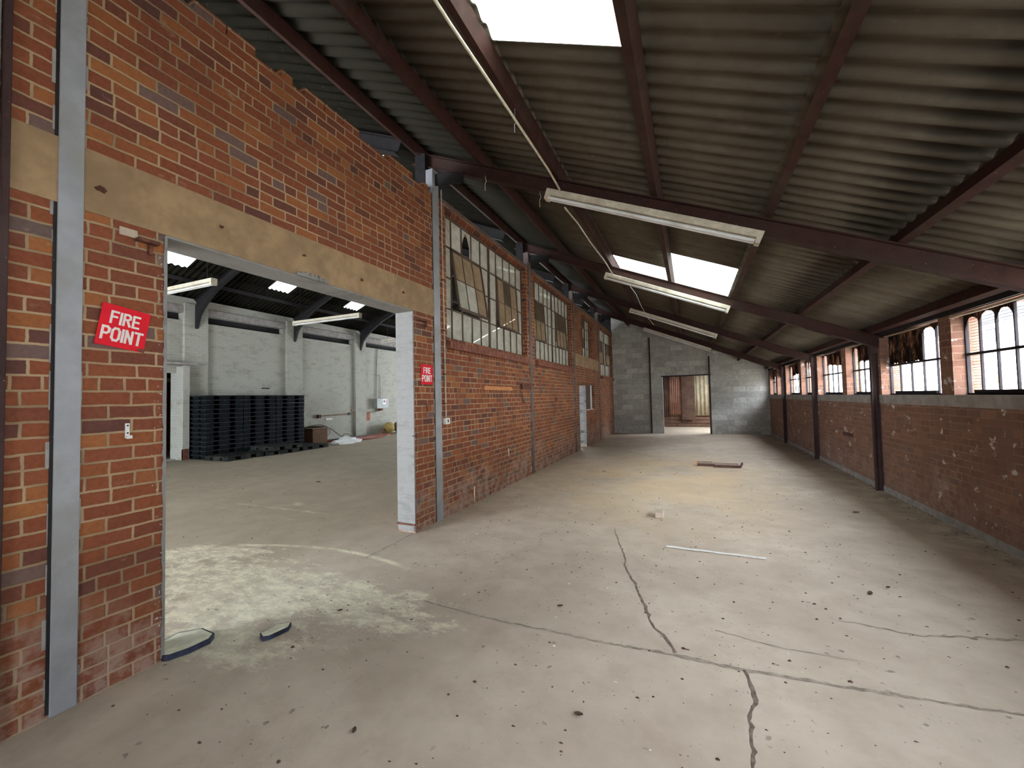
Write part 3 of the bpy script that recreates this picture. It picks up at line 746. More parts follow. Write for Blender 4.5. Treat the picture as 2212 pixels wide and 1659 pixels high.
for i, (dr, lab) in films.items():
    y0, y1 = RW[i + 0][:2]
    film(y0 + .02, y1 - .02, dr, XR + .125, 'scorched_curtain', lab)
# pale rods along the window heads
for i, (y0, y1) in enumerate([(5.0, 6.28), (6.72, 8.0), (8.75, 9.7), (10.35, 11.4), (12.3, 13.2), (13.9, 14.9), (15.8, 16.6)]):
    b = MB(); r_ = .014 if i == 0 else .006
    b.tube([(XR - .035, y0, 2.408), (XR - .035, (y0 + y1) / 2, 2.402), (XR - .035, y1, 2.41)], r_, 8)
    nm = ['nearest the camera', 'second from the right edge', 'past the nearest dark column', 'fourth from the right edge', 'fifth from the right edge', 'sixth from the right edge', 'farthest down the hall'][i]
    tag(b.build('head_rod', 'conduit'), 'pale thin rod above the right wall window ' + nm, 'rod', 'rods above the right windows')
# vent brick
b = MB(); b.bevbox(XR - .012, XR + .03, 9.68, 10.22, .725, .80, .004)
for i in range(9): b.box(XR - .014, XR - .010, 9.72 + i * .055, 9.745 + i * .055, .74, .785, 1)
tag(b.build('air_vent', ['rust', 'black']), 'dark slotted air vent low in the brown right wall', 'vent')

# ------------------------------------------------------------------ END BLOCK WALL
eb = MB(); wall_grid(eb, YE + .22, YE, 'y', XL - .02, XR + .02, 0, 3.0, [(-1.06, .69, 0, 2.37)], top=lambda x: zroof(x) - .03, extra_u=())
struct(eb.build('wall_end', ['block'], origin=(0, YE, 0)))
b = MB(); b.box(-1.12, .78, YE - .015, YE + .225, 2.37, 2.405); struct(b.build('trim_18', 'dark_steel'))
b = MB(); b.box(-1.075, -1.055, YE - .01, YE + .22, 0, 2.37); struct(b.build('trim_19', 'grey_steel'))

def ibeam_pts(w, d, tw=.008, tf=.012):
    return [(-w / 2, 0), (w / 2, 0), (w / 2, tf), (tw / 2, tf), (tw / 2, d - tf), (w / 2, d - tf), (w / 2, d), (-w / 2, d), (-w / 2, d - tf), (-tw / 2, d - tf), (-tw / 2, tf), (-w / 2, tf)]
for x, ztop, nm in ((-1.54, 4.05, 'left of the end doorway, running up the block wall'), (.725, 3.12, 'on the right edge of the end doorway')):
    b = MB(); b.prof((x, YE - .06, 0), (x, YE - .06, ztop), ibeam_pts(.055, .06), (1, 0, 0), (0, 1, 0))
    tag(b.build('steel_post', 'column_dark'), 'thin dark brown steel post ' + nm, 'post', 'posts at the end wall')

# REAR WALL with the big doorway behind the camera
bb = MB(); wall_grid(bb, YB - .22, YB, 'y', XL - .3, XR + .3, 0, 3.0, [(-.2, .9, 0, 2.1)], top=lambda x: zroof(x) - .03)
struct(bb.build('wall_rear', ['block'], origin=(0, YB, 0)))
portal((.35, YB - .25, 1.05), 1.1, 2.1, (0, 1, 0))

# ------------------------------------------------------------------ ROOFS (corrugated)
def corrugated(mb, xa, xb, ya, yb, zf, pitch=.163, amp=.021, seg=8, mi=0, thick=.007):
    n = max(2, int(round((yb - ya) / pitch * seg))); vs = []
    for i in range(n + 1):
        y = ya + (yb - ya) * i / n; dz = amp * math.sin(2 * math.pi * y / pitch)
        for x in (xa, xb):
            vs.append((x, y, zf(x) + dz)); vs.append((x, y, zf(x) + dz + thick))
    fs = []
    for i in range(n):
        a = i * 4; c = a + 4
        fs += [(a, a + 2, c + 2, c), (a + 1, c + 1, c + 3, a + 3), (a, c, c + 1, a + 1), (a + 2, a + 3, c + 3, c + 2)]
    fs += [(0, 1, 3, 2), (n * 4, n * 4 + 2, n * 4 + 3, n * 4 + 1)]
    mb.add(vs, fs, mi, True)
SKY = [(-1.28, -.30, 2.12, 2.775, 'at the top edge of the photo'), (-1.24, -.28, 7.93, 8.95, 'above the second lamp, left of the pair'), (-.24, .73, 7.02, 8.95, 'above the second lamp, right of the pair'),]
bands = [-3.36, -2.3, -1.28, -.30, .73, 1.78, 3.12]
cb = MB()
Y0R, Y1R = YB - .4, YE + .3
for xa, xb in zip(bands, bands[1:]):
    hs = sorted([(s[2], s[3]) for s in SKY if s[0] < (xa + xb) / 2 < s[1]])
    ya = Y0R
    for h0, h1 in hs: corrugated(cb, xa, xb, ya, h0 + .02, zroof); ya = h1 - .02
    corrugated(cb, xa, xb, ya, Y1R, zroof)
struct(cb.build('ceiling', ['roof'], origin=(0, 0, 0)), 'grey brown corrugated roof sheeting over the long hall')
for xa, xb, ya, yb, nm in SKY:
    b = MB(); corrugated(b, xa - .02, xb + .02, ya - .0, yb + .0, lambda x: zroof(x) + .012, thick=.003)
    if nm: tag(b.build('roof_light', 'roof_light'), 'bright corrugated roof light ' + nm, 'skylight', 'roof lights in the long hall')
    else: struct(b.build('ceiling', 'roof_light'))
    xm = (xa + xb) / 2
    portal((xm, (ya + yb) / 2, zroof(xm) + .08), xb - xa, yb - ya, (-.42, 0, -1))
# neighbouring hall roof
cb = MB(); SK2 = [(6.25, 6.93), (9.36, 10.13), (12.62, 13.40), (15.84, 16.6), (3.0, 3.75), (-.2, .6), (19.1, 19.9)]
zr2 = lambda x: zroof(x)
for xa, xb in ((-14.5, -12.83), (-12.83, -12.2), (-12.2, -8.4)):
    ya = YB2 - .3
    if abs(xa + 12.83) < .01:
        for h0, h1 in sorted(SK2): corrugated(cb, xa, xb, ya, h0, zr2, amp=.02); ya = h1
    corrugated(cb, xa, xb, ya, YE2, zr2, amp=.02)
# strips of the shared slope beyond the end wall
cb2 = cb
corrugated(cb2, -4.6, -3.36, YB2 - .3, YE2, zroof, amp=.02); corrugated(cb2, -8.4, -6.4, YB2 - .3, YE2, zroof, amp=.02)
SK_ADDED = [(-1.0, .1), (4.6, 5.8), (12.8, 14.0), (17.6, 18.8), (20.9, 22.0)]; ya = YB2 - .3
for h0, h1 in SK_ADDED: corrugated(cb2, -6.4, -4.6, ya, h0, zroof, amp=.02); ya = h1
corrugated(cb2, -6.4, -4.6, ya, YE2, zroof, amp=.02)
struct(cb.build('ceiling', ['roof_dark'], origin=(0, 0, 0)), 'dark roof of the neighbouring hall')
for i, (h0, h1) in enumerate(SK2):
    b = MB(); corrugated(b, -12.85, -12.18, h0 - .02, h1 + .02, lambda x: zr2(x) + .012, amp=.02, thick=.003)
    if 0 <= i < 4:
        nm = ['above the yellowed lamp end', 'second from the left', 'third from the left', 'beside the white jamb'][i]
        tag(b.build('roof_light', 'roof_light'), 'small square roof light of the neighbouring hall, ' + nm, 'skylight', 'roof lights in the neighbouring hall')
    else: struct(b.build('ceiling', 'roof_light'))
    portal((-12.515, (h0 + h1) / 2, zr2(-12.515) + .09), .63, h1 - h0, (.42, 0, -1))
# larger unseen roof lights, added on the other slope to brighten the neighbouring hall
for h0, h1 in SK_ADDED:
    b = MB(); corrugated(b, -6.42, -4.58, h0 - .02, h1 + .02, lambda x: zroof(x) + .012, amp=.02, thick=.003); struct(b.build('ceiling', 'roof_light'))
    portal((-5.5, (h0 + h1) / 2, zroof(-5.5) + .09), 1.8, h1 - h0, (-.42, 0, -1))
b = MB(); b.box(-7.5, XL - .02, YE + .02, YE + .06, 4.2, 5.1)  # added dark sheet blocking a bright leak beside the end wall
for i in range(20): b.box(-7.5 + i * .22, -7.5 + i * .22 + .22, YE + .02, YE + .06, 5.0, zroof(-7.5 + i * .22 + .22) - .03)
struct(b.build('trim_29', 'dark_steel'))
# ------------------------------------------------------------------ PURLINS, RAFTERS, COLUMNS
pn = ['above the top of the brick wall, farthest left', 'second from the left, over the left side of the hall', 'third from the left, beside the top roof light', 'in the middle, right of the top roof light',
      'fifth from the left, running up to the top edge', 'sixth from the left, towards the right edge', 'at the right eaves over the windows']
for x, nm in zip((-3.40, -2.34, -1.33, -.24, .80, 1.80, 2.72), pn):
    b = MB(); zt = zroof(x) - .024; cs_, sn_ = 1 / math.sqrt(1 + SL * SL), SL / math.sqrt(1 + SL * SL)
    side = (cs_, 0, -sn_); up = (sn_, 0, cs_); d = .125
    pts = [(-.035, 0), (.035, 0), (.035, .02), (.029, .02), (.029, .006), (-.029, .006), (-.029, d - .006), (.035, d - .006), (.035, d), (-.035, d)]
    if x < 0: pts = [(-p[0], p[1]) for p in pts][::-1]
    a = Vector((x, YB - .3, zt)) - Vector(up) * d; e = Vector((x, YE + .02, zt)) - Vector(up) * d
    b.prof(a, e, pts, side, up)
    tag(b.build('purlin', 'purlin'), 'maroon steel roof purlin ' + nm, 'purlin', 'purlins under the corrugated roof')
rn = ['nearest rafter, above the first hanging lamp', 'second rafter, behind the second lamp', 'third rafter, behind the third lamp', 'fourth rafter, nearest the block wall']
for i, yy in enumerate((1.12, 4.70, 8.32, 11.95, 15.53)):
    b = MB(); xa, xb = -3.45, 2.75; side = (0, 1, 0); up = Vector((SL, 0, 1)).normalized()
    d = .17; b.prof((xa, yy, zraft(xa)), (xb, yy, zraft(xb)), ibeam_pts(.10, d, .01, .012), side, up)
    # splice plate near the right eaves
    b.beam((1.8, yy - .052, zraft(1.8) - .012), (2.15, yy - .052, zraft(2.15) - .012), .012, .03)
    o = b.build('rafter', 'maroon')
    if i == 0: tag(o, 'maroon steel rafter just above the camera', 'rafter', 'rafters across the long hall')
    else: tag(o, 'dark maroon sloping steel beam, ' + rn[i - 1], 'rafter', 'rafters across the long hall')
# tie angles on the end purlin
cn = ['grey painted steel column left of the big opening', 'grey brown steel column right of the big opening', 'steel column between the two tall windows', 'brown steel column left of the small barred window', 'thin brown steel column before the farthest window']
for i, yc in enumerate(COLL):
    t = thing('steel_column', (XL, yc, 0), cn[i], 'column', 'steel columns set in the left brick wall'); wd = .105 if i == 0 else .145
    ztop = 4.72 if i else 4.9
    b = MB(); b.bevbox(XL - .10, XL + .012, yc - wd / 2, yc + wd / 2, 0.0, ztop, .003); b.build('flange', 'grey_steel' if i in (0, 1) else 'brown_steel', t)
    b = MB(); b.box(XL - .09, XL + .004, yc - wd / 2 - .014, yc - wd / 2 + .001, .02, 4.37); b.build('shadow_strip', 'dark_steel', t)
    # mortar packing
    b = MB(); z = .1
    while z < 4.2:
        h = random.uniform(.06, .22); b.bevbox(XL - .05, XL + .003 + random.uniform(0, .002), yc - wd / 2 - .014 - random.uniform(.004, .016), yc - wd / 2 - .013, z, z + h, .002)
        if random.random() < .7: b.bevbox(XL - .05, XL + .003, yc + wd / 2 - .001, yc + wd / 2 + random.uniform(.004, .014), z + .05, z + h, .002)
        z += h + random.uniform(.02, .25)
    b.build('mortar_packing', 'conc', t)
    if i:
        b = MB(); b.box(XL - .26, XL - .1, yc - .08, yc + .08, 4.376, 4.95)
        b.beam((XL - .2, yc + .0, 4.62), (XL + .45, yc, zraft(XL + .45) - .02), .02, .16); b.build('haunch', 'dark_steel', t)
rn2 = ['out of view', 'out of view beside the camera', 'nearest dark steel column standing against the right wall', 'second dark steel column along the right wall', 'third dark steel column along the right wall, farthest away']
for i, yc in enumerate(COLR):
    b = MB(); b.prof((XR - .095, yc, 0), (XR - .095, yc, 2.32 + .0), ibeam_pts(.075 if i < 4 else .06, .092), (0, 1, 0), (1, 0, 0))
    b.box(XR - .10, XR, yc - .05, yc + .05, 2.20, 2.42)
    if i < 2: tag(b.build('steel_column', 'column_dark'), ('dark steel column on the right wall behind the camera' if i == 0 else 'dark steel column on the right wall beside the right edge of the photo'), 'column', 'dark columns along the right wall')
    else: tag(b.build('steel_column', 'column_dark'), rn2[i], 'column', 'dark columns along the right wall')
# dark post and board at the very left edge
b = MB(); b.bevbox(XL + .001, XL + .03, .842, .872, 0.0, 4.36, .004); tag(b.build('edge_post', 'column_dark'), 'dark brown post at the top left corner of the photo', 'post')
b = MB(); b.bevbox(XL + .001, XL + .012, .62, .838, 0, 4.36, .002); tag(b.build('wall_board', 'grey_box'), 'grey green board beyond the dark post at the far left edge', 'board')

# ------------------------------------------------------------------ LAMPS
def lamp(yc, xa=-1.44, xb=.70, label='', group=None, flat=None, tubes=2, name='fluorescent_lamp'):
    za = (3.425 - SL * xa) if flat is None else flat; zb = (3.425 - SL * xb) if flat is None else flat
    A, B = Vector((xa, yc, za)), Vector((xb, yc, zb)); d = (B - A).normalized(); up = Vector((0, 1, 0)).cross(d) * -1
    if up.z < 0: up = -up
    t = thing(name, tuple((A + B) / 2), label, 'lamp', group)
    b = MB(); b.prof(A, B, [(-.055, -.062), (-.042, -.07), (.042, -.07), (.055, -.062), (.055, -.006), (.045, 0), (-.045, 0), (-.055, -.006)], (0, 1, 0), up); hs_ = b.build('housing', 'cream', t)
    for s in ((-.026, .026) if tubes == 2 else (0,)):
        b = MB(); b.tube([A + up * -.098 + d * .05 + Vector((0, s, 0)), B + up * -.098 - d * .05 + Vector((0, s, 0))], .017, 12); b.build('tube', 'tube', t)
    for q, sg in ((A, 1), (B, -1)):
        b = MB(); b.prof(q + d * sg * .001, q + d * sg * .045, [(-.05, -.122), (.05, -.122), (.055, -.06), (-.055, -.06)], (0, 1, 0), up); b.build('end_cap', 'cream', hs_)
    if flat is None:
        for f in (.12, .88):
            p = A.lerp(B, f); b = MB(); b.beam(p + up * -.002, p + Vector((0, .06, .03)), .02, .012); b.build('bracket', 'maroon', t)
    else:
        for f in (.1, .9):
            p = A.lerp(B, f); b = MB(); b.tube([p, p + Vector((0, 0, zroof(p.x) - p.z - .01))], .005, 6); b.build('hanger', 'dark_steel', t)
    return t
g_ = 'twin tube lamps across the long hall'
lamp(4.545, label='long dusty twin tube lamp nearest the camera, unlit', group=g_)
lamp(8.15, label='twin tube lamp catching daylight just below the pair of roof lights', group=g_)
lamp(11.78, label='third twin tube lamp, dim, beyond the bright roof lights', group=g_)
lamp(15.36, label='farthest lamp in front of the block wall', group=g_)
g_ = 'lamps hanging in the neighbouring hall'
lamp(4.6, -9.75, -7.71, 'lamp with a yellowed end hanging at the left inside the opening', g_, flat=3.85)
lamp(8.05, -9.99, -7.62, 'long lamp hanging in the middle of the view through the opening', g_, flat=3.85)
lamp(11.45, -9.85, -7.5, 'lamp partly hidden by the white jamb at the right of the opening', g_, flat=3.75)

# conduit along the roof and down the wall
b = MB(); pts = [(-1.33, -1.0, 3.99), (-1.32, 1.0, 3.985), (-1.315, 2.2, 3.975), (-1.29, 3.1, 3.965), (-1.27, 4.0, 3.955), (-1.28, 4.45, 3.95)]
b.tube(pts, .011, 8); tag(b.build('conduit', 'cream'), 'long cream conduit hanging under the roof from the top edge to the first lamp', 'pipe')
b = MB(); pts = [(-1.30, 4.72, 3.86), (-1.31, 5.4, 3.93), (-1.32, 6.2, 3.95), (-1.29, 7.2, 3.95), (-1.29, 8.05, 3.93)]
b.tube(pts, .010, 8); tag(b.build('conduit', 'cream'), 'cream conduit running from the first lamp to the second lamp', 'pipe')
b = MB(); pts = [(-1.0, 8.2, 3.72), (-.98, 9.0, 3.74), (-1.0, 10.2, 3.72), (-1.0, 11.6, 3.74)]
b.tube(pts, .005, 6); tag(b.build('cable', 'wire'), 'thin pale cable sagging behind the second lamp', 'cable')
b = MB(); b.tube([(-1.05, 11.9, 3.8), (-1.0, 12.6, 3.78), (-.95, 13.2, 3.74)], .008, 6); tag(b.build('conduit', 'cream'), 'short bent conduit below the third lamp', 'pipe')
t = thing('wall_conduit', (XL + .03, 4.83, 1.3), 'thin cream conduit clipped down the wall beside the second grey column', 'pipe')
b = MB(); b.tube([(XL + .03, 4.79, 4.5), (XL + .028, 4.80, 3.6), (XL + .03, 4.815, 2.6), (XL + .027, 4.825, 1.8), (XL + .027, 4.83, 1.35)], .0085, 8); b.build('pipe', 'conduit', t)
for z in (3.95, 3.25, 2.55, 1.95, 1.55):
    b = MB(); b.bevbox(XL + .0, XL + .04, 4.79, 4.85, z - .008, z + .008, .002); b.build('clip', 'rust', t)
t = thing('wall_socket', (XL, 4.845, 1.27), 'small white switch box at the foot of the wall conduit', 'switch')
b = MB(); b.bevbox(XL + .001, XL + .05, 4.79, 4.90, 1.265, 1.352, .006); bx_ = b.build('box', 'white', t)
b = MB(); b.bevbox(XL + .049, XL + .056, 4.835, 4.855, 1.29, 1.33, .002); b.build('switch', 'black', bx_)

# thin hanging strings
for nm, x, z1, z0 in (('left of the first lamp, under the nearest rafter', -2.28, 4.39, 4.22), ('just left of the end of the first lamp', -1.56, 4.03, 3.86), ('beside the third purlin above the nearest rafter', -1.36, 4.11, 3.98)):
    b = MB(); yy = 4.58 if z1 != 4.11 else 3.35
    b.tube([(x, yy, z1), (x + .012, yy, (z1 + z0) / 2 + .03), (x - .006, yy, (z1 + z0) / 2), (x - .004, yy, z0)], .0028, 5)
    b.tube([(x, yy, z1), (x, yy, z1 + (.02 if z1 != 4.11 else .15))], .0015, 4)
    tag(b.build('string', 'wire'), 'short curled white string hanging ' + nm, 'string', 'strings hanging from the roof')

# ------------------------------------------------------------------ SIGNS
def letters(word):
    """block capitals as strokes on a 5 x 7 box: list of (polyline, closed)"""
    L = {'F': [[(0, 0), (0, 7)], [(0, 7), (4, 7)], [(0, 3.9), (3.4, 3.9)]], 'I': [[(0, 0), (0, 7)]],
         'R': [[(0, 0), (0, 7)], [(0, 7), (2.6, 7), (3.9, 6.2), (3.9, 4.7), (2.6, 3.7), (0, 3.7)], [(2.0, 3.7), (4.1, 0)]],
         'E': [[(0, 0), (0, 7)], [(0, 7), (3.8, 7)], [(0, 3.6), (3.3, 3.6)], [(0, 0), (3.8, 0)]],
         'P': [[(0, 0), (0, 7)], [(0, 7), (2.7, 7), (4.0, 6.1), (4.0, 4.3), (2.7, 3.3), (0, 3.3)]],
         'O': [[(1.2, 0), (0, 1.4), (0, 5.6), (1.2, 7), (3.2, 7), (4.4, 5.6), (4.4, 1.4), (3.2, 0), (1.2, 0)]],
         'N': [[(0, 0), (0, 7)], [(0, 7), (3.8, 0)], [(3.8, 0), (3.8, 7)]], 'T': [[(0, 7), (4.4, 7)], [(2.2, 7), (2.2, 0)]]}
    wd = {'I': 0, 'N': 3.8, 'F': 4, 'R': 4.1, 'E': 3.8, 'P': 4, 'O': 4.4, 'T': 4.4}
    out = []; x = 0
    for ch in word:
        out.append([[(p[0] + x, p[1]) for p in s] for s in L[ch]]); x += wd[ch] + 2.15
    return out, x - 2.15
def sign(label, cy, cz, w, h, rot, loc_name):
    t = thing('fire_point_sign', (XL + .012, cy, cz), label, 'sign', 'fire point signs')
    Mx = Matrix.Translation((XL + .012, cy, cz)) @ Matrix.Rotation(R(rot), 4, 'X')
    b = MB(); n = 8
    b.bevbox(-.002, .002, -w / 2, w / 2, -h / 2, h / 2, .0008, mat=Mx)
    pl_ = b.build('plate', 'sign_red', t)
    tx = MB(); kk = 0
    for word, zc, hh, ww in (('FIRE', h * .20, h * .27, w * .62), ('POINT', -h * .20, h * .29, w * .86)):
        gl_, tot = letters(word); sx_ = ww / (tot + 1.6); sz_ = hh / 7
        lw = 1.6
        for g in gl_:
            for s in g:
                for (p, q) in zip(s, s[1:]):
                    P0 = Vector((0, (p[0] + .8) * sx_ - ww / 2, (p[1]) * sz_ - hh / 2 + zc)); P1 = Vector((0, (q[0] + .8) * sx_ - ww / 2, q[1] * sz_ - hh / 2 + zc))
                    d = (P1 - P0).normalized(); nn = Vector((0, -d.z, d.y)); e = d * sx_ * lw * .5
                    k1 = nn * (lw * (sx_ if abs(d.z) > abs(d.y) else sz_ * .8) * .5)
                    vs = [P0 - e * .9 - k1, P1 + e * .9 - k1, P1 + e * .9 + k1, P0 - e * .9 + k1]
                    kk += 1; vs = [Mx @ (v + Vector((.0015, 0, 0))) for v in vs] + [Mx @ (v + Vector((.0030 + kk * .00006, 0, 0))) for v in vs]
                    tx.add(vs, [(0, 3, 2, 1), (4, 5, 6, 7), (0, 1, 5, 4), (1, 2, 6, 5), (2, 3, 7, 6), (3, 0, 4, 7)])
    lo = tx.build('lettering', 'sign_white', pl_); lo['label'] = 'white block letters reading FIRE POINT'
    return t
t = sign('large tilted red FIRE POINT sign on the brick pier beside the near column', 1.334, 2.068, .232, .246, -9, '')
# small torn corner and a pair of drips below the sign
b = MB(); b.add([(XL + .0165, 1.385, 1.945), (XL + .0165, 1.432, 1.925), (XL + .0165, 1.437, 1.956), (XL + .0185, 1.385, 1.945), (XL + .0185, 1.432, 1.925), (XL + .0185, 1.437, 1.956)], [(0, 1, 2), (5, 4, 3), (0, 3, 4, 1), (1, 4, 5, 2), (2, 5, 3, 0)])
b.build('torn_corner', 'rust', t)
sign('small red FIRE POINT sign right of the big opening', 4.42, 1.928, .255, .25, 0, '')
for n_, (y, z, nm) in enumerate(((1.335, 2.13, ''), )): pass

t = thing('hose_bracket', (XL, 1.36, 1.41), 'small white metal bracket screwed to the bricks below the fire sign', 'bracket')
b = MB(); b.bevbox(XL + .001, XL + .006, 1.349, 1.371, 1.412, 1.50, .001, mat=None); pl_ = b.build('plate', 'white', t)
b = MB(); b.bevbox(XL + .004, XL + .022, 1.352, 1.380, 1.408, 1.428, .003); b.build('foot', 'white', t)
for z in (1.487, 1.442):
    b = MB(); b.tube([(XL + .006, 1.36, z), (XL + .010, 1.36, z)], .005, 8); b.build('bolt', 'black', pl_)

# iron lugs at the opening
t = thing('iron_lug', (XL, 1.42, 2.56), 'dark iron hinge lug in the bricks at the top left corner of the opening', 'lug', 'iron lugs beside the opening')
b = MB(); b.bevbox(XL - .02, XL + .05, 1.385, 1.50, 2.615, 2.635, .004); b.bevbox(XL + .0, XL + .02, 1.455, 1.475, 2.55, 2.615, .004); b.build('bar', 'rust', t)
t = thing('iron_lug', (XL, 4.28, 2.56), 'dark iron hinge lug on the bricks at the top right corner of the opening', 'lug', 'iron lugs beside the opening')
b = MB(); b.bevbox(XL - .02, XL + .05, 4.17, 4.40, 2.595, 2.618, .004); b.bevbox(XL + .02, XL + .045, 4.37, 4.40, 2.53, 2.60, .004); b.build('bar', 'rust', t)
b = MB(); b.bevbox(XL + .001, XL + .012, 1.31, 1.40, 2.63, 2.68, .004); tag(b.build('mortar_patch', 'brick_loose'), 'pale mortar patch beside the top left iron lug', 'patch')
b = MB(); b.tube([(XL - .01, 4.2, 1.86), (XL + .035, 4.27, 1.87)], .004, 6); tag(b.build('nail', 'wire'), 'thin pale nail left of the small fire sign', 'nail')
b = MB(); b.tube([(XL, 4.12, 1.17), (XL + .04, 4.2, 1.165)], .006, 6); tag(b.build('iron_pin', 'rust'), 'short rusty pin low on the edge of the white jamb', 'pin')
b = MB(); b.tube([(XL, 4.42, 1.58), (XL + .01, 4.42, 1.45)], .005, 6); b.tube([(XL + .008, 4.38, 1.54), (XL + .012, 4.50, 1.535)], .005, 6)
tag(b.build('iron_hook', 'rust'), 'small crossed iron hook below the small fire sign', 'hook')

# timber batten and rusty bracket on the wall
b = MB(); b.bevbox(XL + .001, XL + .035, 5.99, 7.13, 1.745, 1.812, .004); tag(b.build('timber_batten', 'orange_wood'), 'orange brown timber batten fixed under the nearest tall window', 'batten')
b = MB(); b.bevbox(XL + .001, XL + .05, 7.60, 8.10, 1.775, 1.89, .006); b.bevbox(XL + .001, XL + .06, 7.95, 8.27, 1.865, 1.895, .004)
tag(b.build('iron_bracket', 'rust'), 'rusty iron bracket beside the column between the tall windows', 'bracket')
b = MB(); b.tube([(XL, 7.68, 1.72), (XL + .02, 7.68, 1.58)], .008, 6); b.bevbox(XL + .001, XL + .02, 7.70, 7.78, 1.50, 1.55, .004); tag(b.build('iron_hook', 'rust'), 'rusty hook below the iron bracket', 'hook')
b = MB(); b.bevbox(XL + .001, XL + .02, 9.92, 10.02, 1.50, 1.60, .004); tag(b.build('iron_plate', 'rust'), 'small rusty plate on the bricks under the second tall window', 'plate')
b = MB(); b.bevbox(XL + .001, XL + .014, 5.55, 5.58, 2.18, 2.26, .003); tag(b.build('iron_pin', 'rust'), 'small iron pin just below the sill of the nearest tall window', 'pin')
# plaster drips on the bricks
for (yy, z, h, nm) in ((6.95, .58, .10, 'low on the bricks under the orange batten'), (5.62, .10, .16, 'near the floor right of the switch box')):
    b = MB(); b.bevbox(XL + .001, XL + .006, yy, yy + .03, z, z + h, .001); b.bevbox(XL + .001, XL + .005, yy + .008, yy + .02, z - h * .5, z, .001)
    tag(b.build('plaster_drip', 'powder'), 'pale plaster drip ' + nm, 'drip', 'plaster drips on the brick wall')

# ------------------------------------------------------------------ NEIGHBOURING HALL
fwb = MB(); DO2 = (6.15, 7.30, 0, 2.57)
slots = [(4.9, 7.45, 4.17, 4.40), (8.13, 10.80, 4.17, 4.40), (11.66, 14.28, 4.17, 4.40), (15.1, 17.8, 4.17, 4.40), (18.6, 21.2, 4.17, 4.40)]
wall_grid(fwb, XF - .28, XF, 'x', YB2, YE2, 0, 4.88, [DO2] + slots)
struct(fwb.build('wall_far', ['white_wall'], origin=(XF, 0, 0)), 'whitewashed wall of the neighbouring hall')
b = MB()
for s in slots: b.box(XF - .24, XF - .20, s[0], s[1], s[2], s[3])
struct(b.build('trim_20', 'dark_steel'))
b = MB(); b.box(XF, XF + .05, YB2, YE2, 4.40, 4.62); struct(b.build('trim_21', 'conc'))
for i, yy in enumerate((7.79, 11.23, 14.69, 18.2)):
    b = MB(); b.box(XF, XF + .22, yy - .33, yy + .33, 0, 4.70) if False else b.box(XF, XF + .10, yy - .33, yy + .33, 0, 4.70)
    struct(b.build('trim_%d' % (22 + i), 'white_wall'))
b = MB(); b.box(XF, XF + .34, 7.30, 7.47, 0, 2.75); struct(b.build('trim_26', 'white_wall'))
b = MB(); b.box(XF + .0, XF + .35, 5.9, 7.7, 2.80, 2.86); struct(b.build('trim_27', 'conc'))
b = MB(); b.box(XF + .28, XF + .36, 7.30, 7.44, 0, .32); tag(b.build('rust_stain_plate', 'rust'), 'rusty plate at the foot of the white door jamb behind the pallets', 'plate')
# room beyond the far doorway
b = MB(); wall_grid(b, XF - 3.2, XF - 3.3, 'x', 4, 10, 0, 3.2, []); struct(b.build('wall_store', 'dark_wood'))
b = MB(); b.box(XF - 3.3, XF - .3, 4, 10, 3.0, 3.1); b.box(XF - 3.3, XF - .3, 9.9, 10, 0, 3.1); b.box(XF - 3.3, XF - .3, 4, 4.1, 0, 3.1); struct(b.build('wall_store_side', 'dark_wood'))
b = MB(); b.box(XF - 3.18, XF - 3.14, 6.6, 8.9, 2.45, 2.58); tag(b.build('pale_strip', 'tube'), 'pale strip glimpsed through the far white doorway', 'lamp')  # plain pale bar on the back wall of the store
b = MB(); b.box(XF - .3, XF - .02, 6.15, 7.30, .0, .02); struct(b.build('trim_28', 'conc'))
for nm, ya in (('wall_back_left', YB2), ('wall_back_right', YE2)):
    b = MB(); s_ = -.2 if ya < 0 else .2
    wall_grid(b, ya + s_, ya, 'y', XF - .3, XL - .27 if ya < 0 else XL, 0, 3.5, [(-11, -6, 0, 3.2)] if ya < 0 else [(-11.0, -7.0, 0, 3.0)], top=lambda x: zroof(x) - .03, extra_u=(-8.4,))
    struct(b.build(nm, ['white_wall']))
    portal((-8.5 if ya < 0 else -9, ya + s_ * 1.5, 1.6), 5 if ya < 0 else 4, 3.1, (0, 1 if ya < 0 else -1, 0))
b = MB(); wall_grid(b, XL - .26, XL, 'x', YE + .26, YE2, 0, zroof(XL) - .05, []); struct(b.build('wall_side', ['white_wall']))
